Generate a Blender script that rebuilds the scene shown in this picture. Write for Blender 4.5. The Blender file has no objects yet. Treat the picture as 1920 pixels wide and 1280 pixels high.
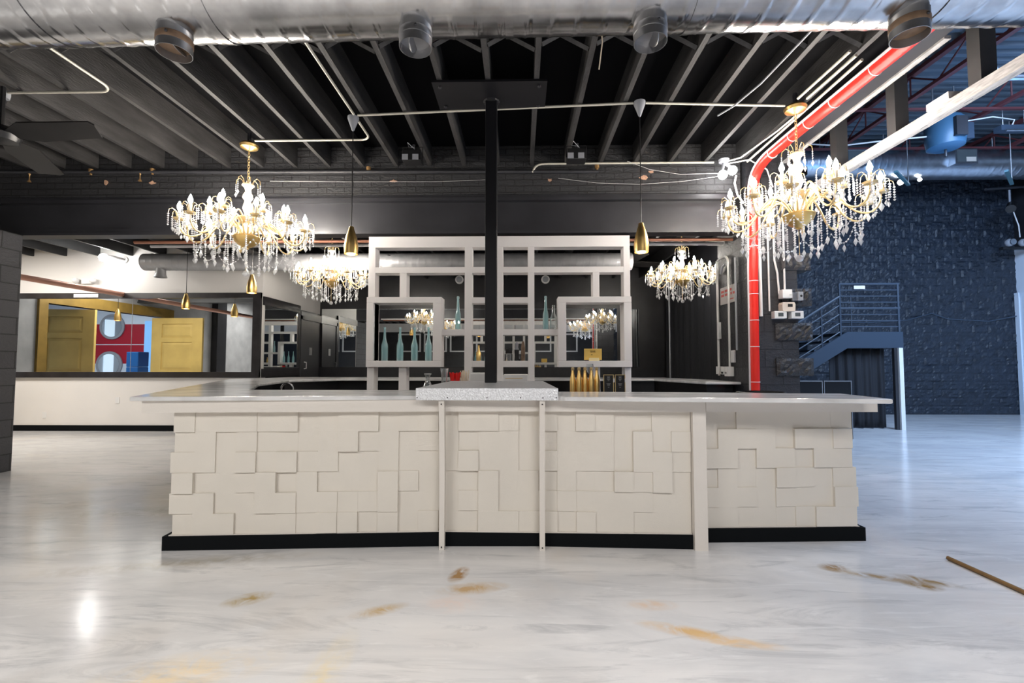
import bpy, bmesh, math, random
from mathutils import Vector, Matrix

S = bpy.context.scene
COL = S.collection
R = math.radians

# ------------------------------------------------------------ camera, world, lights, exposure
cam = bpy.data.cameras.new('camera')
camo = bpy.data.objects.new('camera', cam)
COL.objects.link(camo)
cam.sensor_width = 36
cam.lens = 36 * 870 / 1920
cam.clip_end = 100
camo.location = (0, 0, 1.26)
camo.rotation_euler = (R(90 + 2.698), 0, R(1.0536))
S.camera = camo

S.view_settings.view_transform = 'Standard'
S.view_settings.look = 'None'
S.view_settings.exposure = 0.0
S.view_settings.gamma = 1.0
S.view_settings.use_curve_mapping = False
try:
    S.cycles.use_denoising = True
    S.cycles.denoiser = 'OPENIMAGEDENOISE'
    S.cycles.max_bounces = 9
    S.cycles.transparent_max_bounces = 16
    S.cycles.diffuse_bounces = 4
    S.cycles.glossy_bounces = 6
    S.cycles.transmission_bounces = 4
    S.cycles.sample_clamp_indirect = 6
    S.cycles.caustics_reflective = False
    S.cycles.caustics_refractive = False
except Exception:
    pass

W = bpy.data.worlds.new('world')
S.world = W
W.use_nodes = True
W.node_tree.nodes['Background'].inputs[0].default_value = (0.8, 0.87, 1, 1)
W.node_tree.nodes['Background'].inputs[1].default_value = 0.5


def lamp(name, kind, loc, power, color=(1, 1, 1), size=0.3, size_y=None, rot=(0, 0, 0), spread=None):
    l = bpy.data.lights.new(name, kind)
    l.energy = power
    l.color = color
    if kind == 'AREA':
        l.size = size
        if size_y:
            l.shape = 'RECTANGLE'
            l.size_y = size_y
        if spread:
            l.spread = R(spread)
    else:
        l.shadow_soft_size = size
    o = bpy.data.objects.new(name, l)
    o.location = loc
    o.rotation_euler = rot
    COL.objects.link(o)
    return o


WARM = (1.0, 0.93, 0.84)
# fill lamps added behind the camera to lift the bar front and floor
lamp('front_fill', 'AREA', (-3.4, -1.3, 3.56), 235, (1, 0.97, 0.93), 2.6, 1.6, (0, 0, 0), 160)
lamp('front_fill', 'AREA', (1.4, -1.5, 3.56), 235, (1, 0.97, 0.95), 2.6, 1.6, (0, 0, 0), 160)
# lights of the tall hall on the right, blue
lamp('tall_hall_light', 'AREA', (8.0, 4.6, 5.9), 1250, (0.46, 0.66, 1.0), 4.0, 4.0, (R(12), R(-28), 0))
lamp('tall_hall_light', 'AREA', (8.2, 7.6, 4.4), 35, (0.22, 0.50, 1.0), 2.0, 2.0, (R(160), 0, 0))
# fill lamp added to brighten the low left room and its mirror wall
lamp('left_room_fill', 'AREA', (-8.7, 6.9, 3.22), 105, (1, 0.95, 0.88), 1.6, 0.8, (R(6), 0, 0))
lamp('left_hall_fill', 'AREA', (-8.6, 1.5, 3.5), 120, (1, 0.96, 0.90), 1.6, 1.6, (0, 0, 0), 140)  # second added fill, for the left side and gold doors
# entry hall beyond the gold doors, daylight
lamp('entry_light', 'AREA', (-12.2, 5.0, 3.2), 75, (0.85, 0.93, 1.0), 2.0, 2.0, (0, 0, 0))


# ------------------------------------------------------------ materials
def nt(name):
    m = bpy.data.materials.new(name)
    m.use_nodes = True
    t = m.node_tree
    return m, t, t.nodes['Principled BSDF'], t.nodes['Material Output']


def N(t, typ, **kw):
    n = t.nodes.new(typ)
    for k, v in kw.items():
        if k.startswith('i_'):
            n.inputs[k[2:].replace('_', ' ')].default_value = v
        else:
            setattr(n, k, v)
    return n


def ramp(t, fac, stops):
    r = t.nodes.new('ShaderNodeValToRGB')
    e = r.color_ramp.elements
    while len(e) < len(stops):
        e.new(0.5)
    for x, (p, c) in zip(e, stops):
        x.position = p
        x.color = (c, c, c, 1) if isinstance(c, (int, float)) else (*c, 1)
    t.links.new(fac, r.inputs[0])
    return r.outputs[0]


def M(name, color, rough=0.5, metal=0.0, bump=0.0, bscale=40, var=0.0, vscale=3, coat=0.0, emit=None, estr=0, spec=None, stretch=None):
    m, t, b, o = nt(name)
    b.inputs['Base Color'].default_value = (*color, 1)
    b.inputs['Roughness'].default_value = rough
    b.inputs['Metallic'].default_value = metal
    b.inputs['Coat Weight'].default_value = coat
    if spec is not None:
        b.inputs['Specular IOR Level'].default_value = spec
    if emit:
        b.inputs['Emission Color'].default_value = (*emit, 1)
        b.inputs['Emission Strength'].default_value = estr
    if bump or var:
        tc = N(t, 'ShaderNodeTexCoord')
        src = tc.outputs['Object']
        if stretch:
            mp = N(t, 'ShaderNodeMapping')
            mp.inputs['Scale'].default_value = stretch
            t.links.new(src, mp.inputs[0])
            src = mp.outputs[0]
        if var:
            n = N(t, 'ShaderNodeTexNoise')
            n.inputs['Scale'].default_value = vscale
            n.inputs['Detail'].default_value = 6
            t.links.new(src, n.inputs['Vector'])
            lo = tuple(c * (1 - var) for c in color)
            hi = tuple(min(1, c * (1 + var)) for c in color)
            t.links.new(ramp(t, n.outputs['Fac'], [(0.3, lo), (0.7, hi)]), b.inputs['Base Color'])
        if bump:
            n = N(t, 'ShaderNodeTexNoise')
            n.inputs['Scale'].default_value = bscale
            n.inputs['Detail'].default_value = 5
            t.links.new(src, n.inputs['Vector'])
            bp = N(t, 'ShaderNodeBump')
            bp.inputs['Strength'].default_value = bump
            bp.inputs['Distance'].default_value = 0.02
            t.links.new(n.outputs['Fac'], bp.inputs['Height'])
            t.links.new(bp.outputs[0], b.inputs['Normal'])
    return m


def brick_mat(name, c1, c2, mortar, bw, bh, ms, rough, bump, rock=0.0, rscale=9, off=(0, 0)):
    """blocks laid on any upright face: u runs along x + y, v is the height"""
    m, t, b, o = nt(name)
    tc = N(t, 'ShaderNodeTexCoord')
    sp = N(t, 'ShaderNodeSeparateXYZ')
    t.links.new(tc.outputs['Object'], sp.inputs[0])
    ad = N(t, 'ShaderNodeMath', operation='ADD')
    t.links.new(sp.outputs[0], ad.inputs[0])
    t.links.new(sp.outputs[1], ad.inputs[1])
    cb = N(t, 'ShaderNodeCombineXYZ')
    t.links.new(ad.outputs[0], cb.inputs[0])
    t.links.new(sp.outputs[2], cb.inputs[1])
    br = N(t, 'ShaderNodeTexBrick')
    br.inputs['Color1'].default_value = (*c1, 1)
    br.inputs['Color2'].default_value = (*c2, 1)
    br.inputs['Mortar'].default_value = (*mortar, 1)
    br.inputs['Scale'].default_value = 1
    br.inputs['Mortar Size'].default_value = ms
    br.inputs['Mortar Smooth'].default_value = 0.3
    br.inputs['Brick Width'].default_value = bw
    br.inputs['Row Height'].default_value = bh
    t.links.new(cb.outputs[0], br.inputs['Vector'])
    t.links.new(br.outputs['Color'], b.inputs['Base Color'])
    b.inputs['Roughness'].default_value = rough
    no = N(t, 'ShaderNodeTexNoise')
    no.inputs['Scale'].default_value = rscale
    no.inputs['Detail'].default_value = 8
    no.inputs['Roughness'].default_value = 0.62
    mp = N(t, 'ShaderNodeMapping')
    mp.inputs['Scale'].default_value = (1, 1, 1.9)
    t.links.new(tc.outputs['Object'], mp.inputs[0])
    t.links.new(mp.outputs[0], no.inputs['Vector'])
    mu = N(t, 'ShaderNodeMath', operation='MULTIPLY')
    mu.inputs[1].default_value = rock
    t.links.new(no.outputs['Fac'], mu.inputs[0])
    su = N(t, 'ShaderNodeMath', operation='SUBTRACT')
    t.links.new(mu.outputs[0], su.inputs[0])
    t.links.new(br.outputs['Fac'], su.inputs[1])
    bp = N(t, 'ShaderNodeBump')
    bp.inputs['Strength'].default_value = bump
    bp.inputs['Distance'].default_value = 0.05 if rock > 2 else 0.03
    t.links.new(su.outputs[0], bp.inputs['Height'])
    t.links.new(bp.outputs[0], b.inputs['Normal'])
    return m


def floor_mat():
    m, t, b, o = nt('epoxy_floor')
    tc = N(t, 'ShaderNodeTexCoord')
    P = tc.outputs['Object']

    def noise(rot, scale, sc, det, dist, rough=0.6):
        mp = N(t, 'ShaderNodeMapping')
        mp.inputs['Rotation'].default_value = (0, 0, R(rot))
        mp.inputs['Scale'].default_value = scale
        t.links.new(P, mp.inputs[0])
        n = N(t, 'ShaderNodeTexNoise')
        n.inputs['Scale'].default_value = sc
        n.inputs['Detail'].default_value = det
        n.inputs['Roughness'].default_value = rough
        n.inputs['Distortion'].default_value = dist
        t.links.new(mp.outputs[0], n.inputs['Vector'])
        return n.outputs['Fac']

    def mix(fac, a, bcol):
        x = N(t, 'ShaderNodeMix', data_type='RGBA')
        t.links.new(fac, x.inputs[0])
        for s, v in ((6, a), (7, bcol)):
            if isinstance(v, tuple):
                x.inputs[s].default_value = (*v, 1)
            else:
                t.links.new(v, x.inputs[s])
        return x.outputs[2]

    white = (0.79, 0.77, 0.755)
    f1 = ramp(t, noise(28, (0.55, 1.5, 1), 1.1, 7, 1.6), [(0.36, 0.0), (0.72, 0.85)])
    c = mix(f1, white, (0.55, 0.55, 0.56))
    f2 = ramp(t, noise(-12, (0.4, 2.2, 1), 1.6, 9, 2.6, 0.7), [(0.52, 0.0), (0.66, 0.75)])
    c = mix(f2, c, (0.47, 0.47, 0.48))
    f3 = ramp(t, noise(40, (0.5, 3.0, 1), 2.4, 8, 3.0, 0.65), [(0.56, 0.0), (0.72, 0.6)])
    c = mix(f3, c, (0.86, 0.85, 0.84))
    f4 = ramp(t, noise(60, (1, 1, 1), 0.9, 3, 0.5), [(0.55, 0.0), (0.75, 0.35)])
    c = mix(f4, c, (0.76, 0.66, 0.55))
    # brown and gold spills in the coating
    sn = noise(20, (1, 1, 1), 7, 6, 1.5)
    for (x, y, rx, ry, rz, col, amt) in (
            (1.93, 2.965, 0.05, 0.035, 0, (0.30, 0.17, 0.06), 1.3), (2.12, 2.84, 0.16, 0.028, -22, (0.42, 0.30, 0.17), 0.9),
            (2.28, 2.74, 0.055, 0.035, -20, (0.34, 0.22, 0.09), 1.2), (2.36, 2.80, 0.09, 0.03, -30, (0.36, 0.25, 0.12), 1.0),
            (-0.37, 2.83, 0.03, 0.06, -15, (0.36, 0.18, 0.04), 1.3), (-0.27, 2.66, 0.11, 0.04, 10, (0.55, 0.36, 0.17), 0.9),
            (-0.72, 2.42, 0.08, 0.03, 25, (0.55, 0.36, 0.14), 0.8), (-1.46, 2.52, 0.07, 0.04, 30, (0.42, 0.28, 0.07), 1.0),
            (-1.38, 1.93, 0.20, 0.08, 15, (0.86, 0.66, 0.38), 0.6), (-0.80, 1.90, 0.05, 0.2, 0, (0.82, 0.68, 0.42), 0.5),
            (0.83, 2.24, 0.16, 0.03, -20, (0.74, 0.48, 0.22), 1.1), (0.98, 2.18, 0.12, 0.025, -12, (0.78, 0.56, 0.34), 0.9),
            (-0.36, 2.5, 0.1, 0.06, 0, (0.80, 0.68, 0.62), 0.7), (0.68, 2.5, 0.08, 0.035, 0, (0.78, 0.58, 0.42), 0.7),
            (-2.15, 2.95, 0.5, 0.06, 12, (0.50, 0.46, 0.40), 0.7), (-2.9, 4.0, 0.7, 0.10, 10, (0.50, 0.47, 0.43), 0.7)):
        mp = N(t, 'ShaderNodeMapping', vector_type='TEXTURE')
        mp.inputs['Location'].default_value = (x, y, 0)
        mp.inputs['Rotation'].default_value = (0, 0, R(rz))
        mp.inputs['Scale'].default_value = (rx * 2, ry * 2, 1)
        t.links.new(P, mp.inputs[0])
        g = N(t, 'ShaderNodeTexGradient', gradient_type='SPHERICAL')
        t.links.new(mp.outputs[0], g.inputs[0])
        mu = N(t, 'ShaderNodeMath', operation='MULTIPLY')
        t.links.new(g.outputs['Fac'], mu.inputs[0])
        t.links.new(ramp(t, sn, [(0.3, 0.0), (0.62, 1.0)]), mu.inputs[1])
        m2 = N(t, 'ShaderNodeMath', operation='MULTIPLY', use_clamp=True)
        m2.inputs[1].default_value = amt * 1.6
        t.links.new(mu.outputs[0], m2.inputs[0])
        c = mix(m2.outputs[0], c, col)
    t.links.new(c, b.inputs['Base Color'])
    b.inputs['Roughness'].default_value = 0.17
    b.inputs['Specular IOR Level'].default_value = 0.5
    bn = N(t, 'ShaderNodeTexNoise')
    bn.inputs['Scale'].default_value = 3.5
    bn.inputs['Detail'].default_value = 4
    t.links.new(P, bn.inputs['Vector'])
    bp = N(t, 'ShaderNodeBump')
    bp.inputs['Strength'].default_value = 0.12
    bp.inputs['Distance'].default_value = 0.02
    t.links.new(bn.outputs['Fac'], bp.inputs['Height'])
    t.links.new(bp.outputs[0], b.inputs['Normal'])
    return m


def glass_mat(name, tint, gl=0.25, diff=None, df=0.0, rough=0.03):
    m, t, b, o = nt(name)
    t.nodes.remove(b)
    tr = N(t, 'ShaderNodeBsdfTransparent')
    tr.inputs[0].default_value = (*tint, 1)
    g = N(t, 'ShaderNodeBsdfGlossy')
    g.inputs['Color'].default_value = (1, 1, 1, 1)
    g.inputs['Roughness'].default_value = rough
    lw = N(t, 'ShaderNodeLayerWeight')
    lw.inputs['Blend'].default_value = gl
    mx = N(t, 'ShaderNodeMixShader')
    t.links.new(lw.outputs['Facing'], mx.inputs[0])
    t.links.new(tr.outputs[0], mx.inputs[1])
    t.links.new(g.outputs[0], mx.inputs[2])
    out = mx.outputs[0]
    if df:
        d = N(t, 'ShaderNodeBsdfTranslucent')
        d.inputs[0].default_value = (*diff, 1)
        d2 = N(t, 'ShaderNodeBsdfDiffuse')
        d2.inputs[0].default_value = (*diff, 1)
        ma = N(t, 'ShaderNodeMixShader')
        ma.inputs[0].default_value = 0.5
        t.links.new(d.outputs[0], ma.inputs[1])
        t.links.new(d2.outputs[0], ma.inputs[2])
        m2 = N(t, 'ShaderNodeMixShader')
        m2.inputs[0].default_value = df
        t.links.new(out, m2.inputs[1])
        t.links.new(ma.outputs[0], m2.inputs[2])
        out = m2.outputs[0]
    t.links.new(out, o.inputs[0])
    return m


def mirror_mat(name, col, rough=0.0):
    m, t, b, o = nt(name)
    b.inputs['Base Color'].default_value = (*col, 1)
    b.inputs['Metallic'].default_value = 1
    b.inputs['Roughness'].default_value = rough
    return m


def duct_mat(name, col, rough, var):
    m = M(name, col, rough, 1.0, bump=0.02, bscale=7, var=var, vscale=5, stretch=(1.2, 1.2, 1.2))
    return m


FLOOR = floor_mat()
DECK = M('black_deck', (0.004, 0.004, 0.005), 0.9, spec=0.1)
JOIST = M('black_painted_wood', (0.042, 0.040, 0.040), 0.62, var=0.45, vscale=4, bump=0.25, bscale=30, stretch=(3, 0.6, 3))
BRICK = brick_mat('black_brick', (0.026, 0.026, 0.029), (0.034, 0.034, 0.037), (0.012, 0.012, 0.013), 0.215, 0.075, 0.008, 0.6, 0.6, 0.9, 18)
STEEL = M('black_steel', (0.030, 0.030, 0.035), 0.42, 0.0, var=0.25, vscale=2)
COLUMN = M('black_column_paint', (0.008, 0.008, 0.010), 0.4, spec=0.3)
BLOCK = brick_mat('grey_black_block', (0.058, 0.058, 0.064), (0.072, 0.072, 0.079), (0.022, 0.022, 0.024), 0.40, 0.20, 0.008, 0.55, 0.6, 0.8, 26)
PIER = brick_mat('black_block', (0.020, 0.020, 0.025), (0.026, 0.026, 0.031), (0.011, 0.011, 0.013), 0.40, 0.2025, 0.008, 0.5, 0.6, 0.7, 24)
ROCK = M('black_rock_face_block', (0.015, 0.021, 0.032), 0.46, bump=0.5, bscale=30, var=0.35, vscale=7)
ROCKB = M('rock_face_block', (0.035, 0.034, 0.036), 0.5, bump=1.0, bscale=26)
WHITEWALL = M('white_wall_paint', (0.80, 0.77, 0.74), 0.6, var=0.03, vscale=1.5)
GREYWALL = M('grey_wall_paint', (0.30, 0.30, 0.31), 0.6, var=0.15)
BLACKWALL = M('black_wall_paint', (0.016, 0.016, 0.019), 0.38, var=0.3, vscale=3)
BLACKGLOSS = M('black_gloss_paint', (0.012, 0.012, 0.013), 0.22)
BLACKDOOR = M('black_door_paint', (0.055, 0.055, 0.060), 0.28)
JOISTD = M('dark_painted_wood', (0.014, 0.014, 0.015), 0.6, var=0.4, vscale=4)
BLACKTRIM = M('black_trim_wood', (0.020, 0.018, 0.020), 0.35, var=0.4, vscale=6)
BASEB = M('black_vinyl_base', (0.003, 0.004, 0.005), 0.75, spec=0.12)
CREAM = M('cream_painted_wood', (0.69, 0.645, 0.575), 0.55, bump=0.06, bscale=160, var=0.03, vscale=3)
CREAM2 = M('cream_painted_trim', (0.70, 0.655, 0.60), 0.5, bump=0.05, bscale=90)
SCREENP = M('white_painted_screen', (0.88, 0.84, 0.82), 0.5, bump=0.04, bscale=60)
TOP = M('grey_marbled_top', (0.68, 0.675, 0.67), 0.2, var=0.22, vscale=5, coat=0.1, stretch=(0.6, 2, 1))
GALV = duct_mat('galvanised_duct', (0.52, 0.52, 0.53), 0.2, 0.26)
GALVB = duct_mat('galvanised_duct_pale', (0.55, 0.60, 0.66), 0.34, 0.18)
DUCTGREY = M('dull_grey_duct', (0.40, 0.40, 0.41), 0.42, 0.35, var=0.12, vscale=6)
GALVD = duct_mat('dull_galvanised', (0.42, 0.42, 0.43), 0.45, 0.2)
ZINC = M('hammered_zinc', (0.74, 0.75, 0.77), 0.36, 0.7, bump=0.35, bscale=120, var=0.16, vscale=90, stretch=(1, 1, 0.7))
CONDUIT = M('cream_painted_conduit', (0.62, 0.59, 0.50), 0.4, 0.2)
WHITEPIPE = M('white_pvc', (0.78, 0.76, 0.74), 0.35)
RED = M('red_conduit', (0.80, 0.022, 0.012), 0.38, bump=0.15, bscale=20)
REDPAINT = M('red_wall_paint', (0.42, 0.006, 0.022), 0.5)
REDSTEEL = M('red_oxide_steel', (0.13, 0.035, 0.038), 0.55)
COPPER = M('copper_pipe', (0.52, 0.27, 0.20), 0.4, 0.6, var=0.12)
COPPERD = M('rusty_red_pipe', (0.35, 0.15, 0.09), 0.5, 0.2)
GOLD = M('brushed_gold', (0.80, 0.54, 0.20), 0.33, 1.0, bump=0.06, bscale=60)
GOLDP = M('antique_gold', (0.80, 0.60, 0.30), 0.38, 0.75)
GOLDPAINT = M('gold_door_paint', (0.60, 0.43, 0.14), 0.45, 0.1, var=0.12, vscale=2)
GOLDDARK = M('gold_frame_paint', (0.28, 0.18, 0.045), 0.4, 0.35, var=0.2)
IVORY = M('ivory_gold_column', (0.86, 0.70, 0.46), 0.35, 0.2)
CRYSTAL = glass_mat('cut_crystal', (0.95, 0.96, 0.98), 0.5, (0.96, 0.96, 0.96), 0.42, 0.12)
BOTTLE = glass_mat('teal_tinted_glass', (0.84, 0.975, 0.985), 0.5, (0.72, 0.96, 0.99), 0.28)
CLEAR = glass_mat('clear_glass', (0.95, 0.97, 0.97), 0.40, (0.9, 0.9, 0.9), 0.10)
BULB = M('lit_bulb', (1, 1, 1), 0.4, emit=(1, 0.93, 0.84), estr=350)
BULBP = M('lit_pendant_bulb', (1, 1, 1), 0.4, emit=(1, 0.92, 0.82), estr=70)
LAMPW = M('lit_flood_lamp', (1, 1, 1), 0.4, emit=(1, 0.99, 0.97), estr=95)
LAMPT = M('lit_twin_lamp', (1, 1, 1), 0.4, emit=(1, 0.99, 0.97), estr=70)
LAMPS = M('lit_hall_spot', (1, 1, 1), 0.4, emit=(0.9, 0.95, 1), estr=25)
CANDLE = M('candle_sleeve', (0.90, 0.84, 0.72), 0.45)
MIRROR = mirror_mat('mirror_glass', (0.80, 0.83, 0.83))
BLACKP = M('black_plastic', (0.010, 0.010, 0.011), 0.4)
BLADE = M('fan_blade_black', (0.007, 0.006, 0.006), 0.5, var=0.4)
GREYP = M('grey_plastic', (0.33, 0.34, 0.37), 0.45)
WHITEP = M('white_plastic', (0.80, 0.79, 0.78), 0.4)
BEIGEP = M('beige_plastic', (0.78, 0.68, 0.58), 0.4)
SCREEN = M('grey_display', (0.10, 0.115, 0.12), 0.2)
DARKHOLE = M('dark_inside', (0.006, 0.006, 0.006), 0.7)
PAPER = M('white_card', (0.84, 0.82, 0.80), 0.7)
PINKCARD = M('pale_sign_board', (0.62, 0.57, 0.54), 0.6)
REDINK = M('red_lettering', (0.70, 0.10, 0.08), 0.6)
DARKINK = M('brown_lettering', (0.10, 0.05, 0.01), 0.6)
GREYINK = M('grey_lettering', (0.40, 0.39, 0.38), 0.6)
YELLOW = M('yellow_card', (0.82, 0.54, 0.13), 0.45)
YELLOWP = M('pale_yellow_stand', (0.90, 0.76, 0.42), 0.4)
REDCUP = M('red_plastic', (0.80, 0.015, 0.012), 0.35)
BEIGEW = M('pale_wood_sticks', (0.84, 0.72, 0.56), 0.6)
WOOD = M('brown_wood', (0.20, 0.105, 0.03), 0.5, var=0.3, vscale=10)
CLOTH = M('black_curtain_cloth', (0.010, 0.011, 0.015), 0.75)
BLUESTEEL = M('blue_black_steel', (0.040, 0.058, 0.085), 0.42)
BLUEDECK = M('steel_roof_deck', (0.13, 0.165, 0.20), 0.45, 0.25)
RAILW = M('worn_white_paint', (0.40, 0.39, 0.385), 0.5, var=0.3, vscale=12, stretch=(6, 1, 6))
POSTG = M('dark_grey_post', (0.060, 0.058, 0.060), 0.45, var=0.2)
BRASS = M('brass_fitting', (0.55, 0.33, 0.14), 0.4, 0.7)
MASONRY = M('bare_masonry_patch', (0.55, 0.33, 0.22), 0.8, var=0.3, vscale=30)
TAPE = M('brown_tape', (0.26, 0.17, 0.11), 0.5, var=0.3, vscale=20)
BLUEDOOR = M('blue_daylight_door', (0.20, 0.42, 0.75), 0.3, emit=(0.25, 0.55, 1.0), estr=0.6)
BLUEBIN = M('blue_plastic', (0.02, 0.14, 0.42), 0.4)
NEARWHITE = M('pale_blue_white_paint', (0.74, 0.80, 0.88), 0.5)


# ------------------------------------------------------------ mesh builder
class MB:
    def __init__(s):
        s.v = []
        s.f = []

    def add(s, vs, fs, mat=None):
        n = len(s.v)
        if mat is not None:
            vs = [mat @ Vector(p) for p in vs]
        s.v += [tuple(p) for p in vs]
        s.f += [tuple(i + n for i in f) for f in fs]
        return s

    def box(s, x0, x1, y0, y1, z0, z1, mat=None):
        if x0 > x1: x0, x1 = x1, x0
        if y0 > y1: y0, y1 = y1, y0
        if z0 > z1: z0, z1 = z1, z0
        v = [(x0, y0, z0), (x1, y0, z0), (x1, y1, z0), (x0, y1, z0), (x0, y0, z1), (x1, y0, z1), (x1, y1, z1), (x0, y1, z1)]
        f = [(0, 3, 2, 1), (4, 5, 6, 7), (0, 1, 5, 4), (1, 2, 6, 5), (2, 3, 7, 6), (3, 0, 4, 7)]
        return s.add(v, f, mat)

    def tbox(s, x0, x1, y0, y1, z0, z1, c, mat=None):
        """box with chamfered edges (chamfer c)"""
        bm = bmesh.new()
        bmesh.ops.create_cube(bm, size=1)
        for w in bm.verts:
            w.co = ((x0 + x1) / 2 + w.co.x * (x1 - x0), (y0 + y1) / 2 + w.co.y * (y1 - y0), (z0 + z1) / 2 + w.co.z * (z1 - z0))
        bmesh.ops.bevel(bm, geom=bm.edges[:], offset=c, segments=2, affect='EDGES', profile=0.5)
        bm.verts.index_update()
        vs = [w.co.copy() for w in bm.verts]
        fs = [[w.index for w in f.verts] for f in bm.faces]
        bm.free()
        return s.add(vs, fs, mat)

    def tube(s, pts, r, n=8, cap=True, mat=None):
        pts = [Vector(p) for p in pts]
        rs = r if isinstance(r, (list, tuple)) else [r] * len(pts)
        vs, fs = [], []
        t0 = (pts[1] - pts[0]).normalized()
        a = Vector((0, 0, 1)) if abs(t0.z) < 0.9 else Vector((1, 0, 0))
        u = t0.cross(a).normalized()
        for i, p in enumerate(pts):
            if i == 0: t = pts[1] - pts[0]
            elif i == len(pts) - 1: t = pts[-1] - pts[-2]
            else: t = (pts[i + 1] - p).normalized() + (p - pts[i - 1]).normalized()
            t = t.normalized() if t.length > 1e-9 else t0
            u = (u - t * u.dot(t))
            u = u.normalized() if u.length > 1e-6 else t.orthogonal().normalized()
            w = t.cross(u)
            for k in range(n):
                q = 2 * math.pi * k / n
                vs.append(p + (u * math.cos(q) + w * math.sin(q)) * rs[i])
        for i in range(len(pts) - 1):
            for k in range(n):
                a0, a1 = i * n + k, i * n + (k + 1) % n
                fs.append((a0, a1, a1 + n, a0 + n))
        if cap:
            fs.append(tuple(range(n - 1, -1, -1)))
            fs.append(tuple((len(pts) - 1) * n + k for k in range(n)))
        return s.add(vs, fs, mat)

    def lathe(s, prof, n=20, c=(0, 0, 0), mat=None):
        """prof: (radius, z) from bottom or top, about the vertical through c"""
        vs, fs = [], []
        for (r, z) in prof:
            for k in range(n):
                q = 2 * math.pi * k / n
                vs.append((c[0] + r * math.cos(q), c[1] + r * math.sin(q), c[2] + z))
        for i in range(len(prof) - 1):
            for k in range(n):
                a0, a1 = i * n + k, i * n + (k + 1) % n
                fs.append((a0, a1, a1 + n, a0 + n))
        if prof[0][0] > 1e-5: fs.append(tuple(range(n - 1, -1, -1)))
        if prof[-1][0] > 1e-5: fs.append(tuple((len(prof) - 1) * n + k for k in range(n)))
        return s.add(vs, fs, mat)

    def prism(s, poly, z0, z1, mat=None):
        n = len(poly)
        vs = [(x, y, z0) for x, y in poly] + [(x, y, z1) for x, y in poly]
        fs = [tuple(range(n - 1, -1, -1)), tuple(range(n, 2 * n))]
        fs += [(i, (i + 1) % n, n + (i + 1) % n, n + i) for i in range(n)]
        return s.add(vs, fs, mat)

    def prism_y(s, poly, y0, y1, mat=None):
        n = len(poly)
        vs = [(x, y0, z) for x, z in poly] + [(x, y1, z) for x, z in poly]
        fs = [tuple(range(n)), tuple(range(2 * n - 1, n - 1, -1))]
        fs += [(i, n + i, n + (i + 1) % n, (i + 1) % n) for i in range(n)]
        return s.add(vs, fs, mat)

    def octa(s, c, r, h=None, mat=None):
        h = h or r
        x, y, z = c
        v = [(x, y, z + h), (x + r, y, z), (x, y + r, z), (x - r, y, z), (x, y - r, z), (x, y, z - h)]
        f = [(0, 1, 2), (0, 2, 3), (0, 3, 4), (0, 4, 1), (5, 2, 1), (5, 3, 2), (5, 4, 3), (5, 1, 4)]
        return s.add(v, f, mat)

    def ball(s, c, r, n=10, m=6, sz=1.0, mat=None):
        prof = [(max(1e-6, r * math.sin(math.pi * i / m)), -r * sz * math.cos(math.pi * i / m)) for i in range(m + 1)]
        return s.lathe(prof, n, c, mat)

    def disc_y(s, c, r, y0, y1, n=24):
        """round slab facing y"""
        pts = [(c[0] + r * math.cos(2 * math.pi * k / n), c[1] + r * math.sin(2 * math.pi * k / n)) for k in range(n)]
        return s.prism_y(pts, y0, y1)

    def build(s, name, mat, parent=None, smooth=False, bevel=0.0):
        if parent is not None:
            o0 = parent.matrix_world_hint if hasattr(parent, 'matrix_world_hint') else world_loc(parent)
        else:
            xs, ys, zs = zip(*s.v)
            o0 = Vector(((min(xs) + max(xs)) / 2, (min(ys) + max(ys)) / 2, min(zs)))
            if KEEP: o0 = Vector((0, 0, 0))
        me = bpy.data.meshes.new(name)
        me.from_pydata([tuple(Vector(p) - o0) for p in s.v], [], s.f)
        bm = bmesh.new()
        bm.from_mesh(me)
        bmesh.ops.recalc_face_normals(bm, faces=bm.faces[:])
        bm.to_mesh(me)
        bm.free()
        me.materials.append(mat)
        if smooth:
            for p in me.polygons: p.use_smooth = True
            try:
                me.set_sharp_from_angle(angle=R(40))
            except Exception:
                pass
        o = bpy.data.objects.new(name, me)
        COL.objects.link(o)
        if parent is not None: o.parent = parent
        else: o.location = o0
        if bevel:
            b = o.modifiers.new('bevel', 'BEVEL')
            b.width = bevel
            b.segments = 2
            b.limit_method = 'ANGLE'
        return o


KEEP = False


def world_loc(o):
    p = Vector((0, 0, 0))
    while o is not None:
        p += Vector(o.location)
        o = o.parent
    return p


def tag(o, label, cat, group=None, kind=None):
    o['label'] = label
    o['category'] = cat
    if group: o['group'] = group
    if kind: o['kind'] = kind
    return o


def thing(name, loc, label, cat, group=None, kind=None):
    o = bpy.data.objects.new(name, None)
    o.empty_display_size = 0.1
    COL.objects.link(o)
    o.location = loc
    return tag(o, label, cat, group, kind)


KIDS = {}


def copy_tree(o, parent=None):
    c = o.copy()
    COL.objects.link(c)
    if parent is not None: c.parent = parent
    for ch in list(o.children): copy_tree(ch, c)
    return c


def struct(mb, name, mat, label, cat, smooth=False, group=None):
    """setting pieces keep world coordinates so their textures run on"""
    global KEEP
    KEEP = True
    o = mb.build(name, mat, None, smooth)
    KEEP = False
    return tag(o, label, cat, group, 'structure')


def one(mb, name, mat, label, cat, group=None, smooth=False, bevel=0.0, kind=None):
    return tag(mb.build(name, mat, None, smooth, bevel), label, cat, group, kind)


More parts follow.
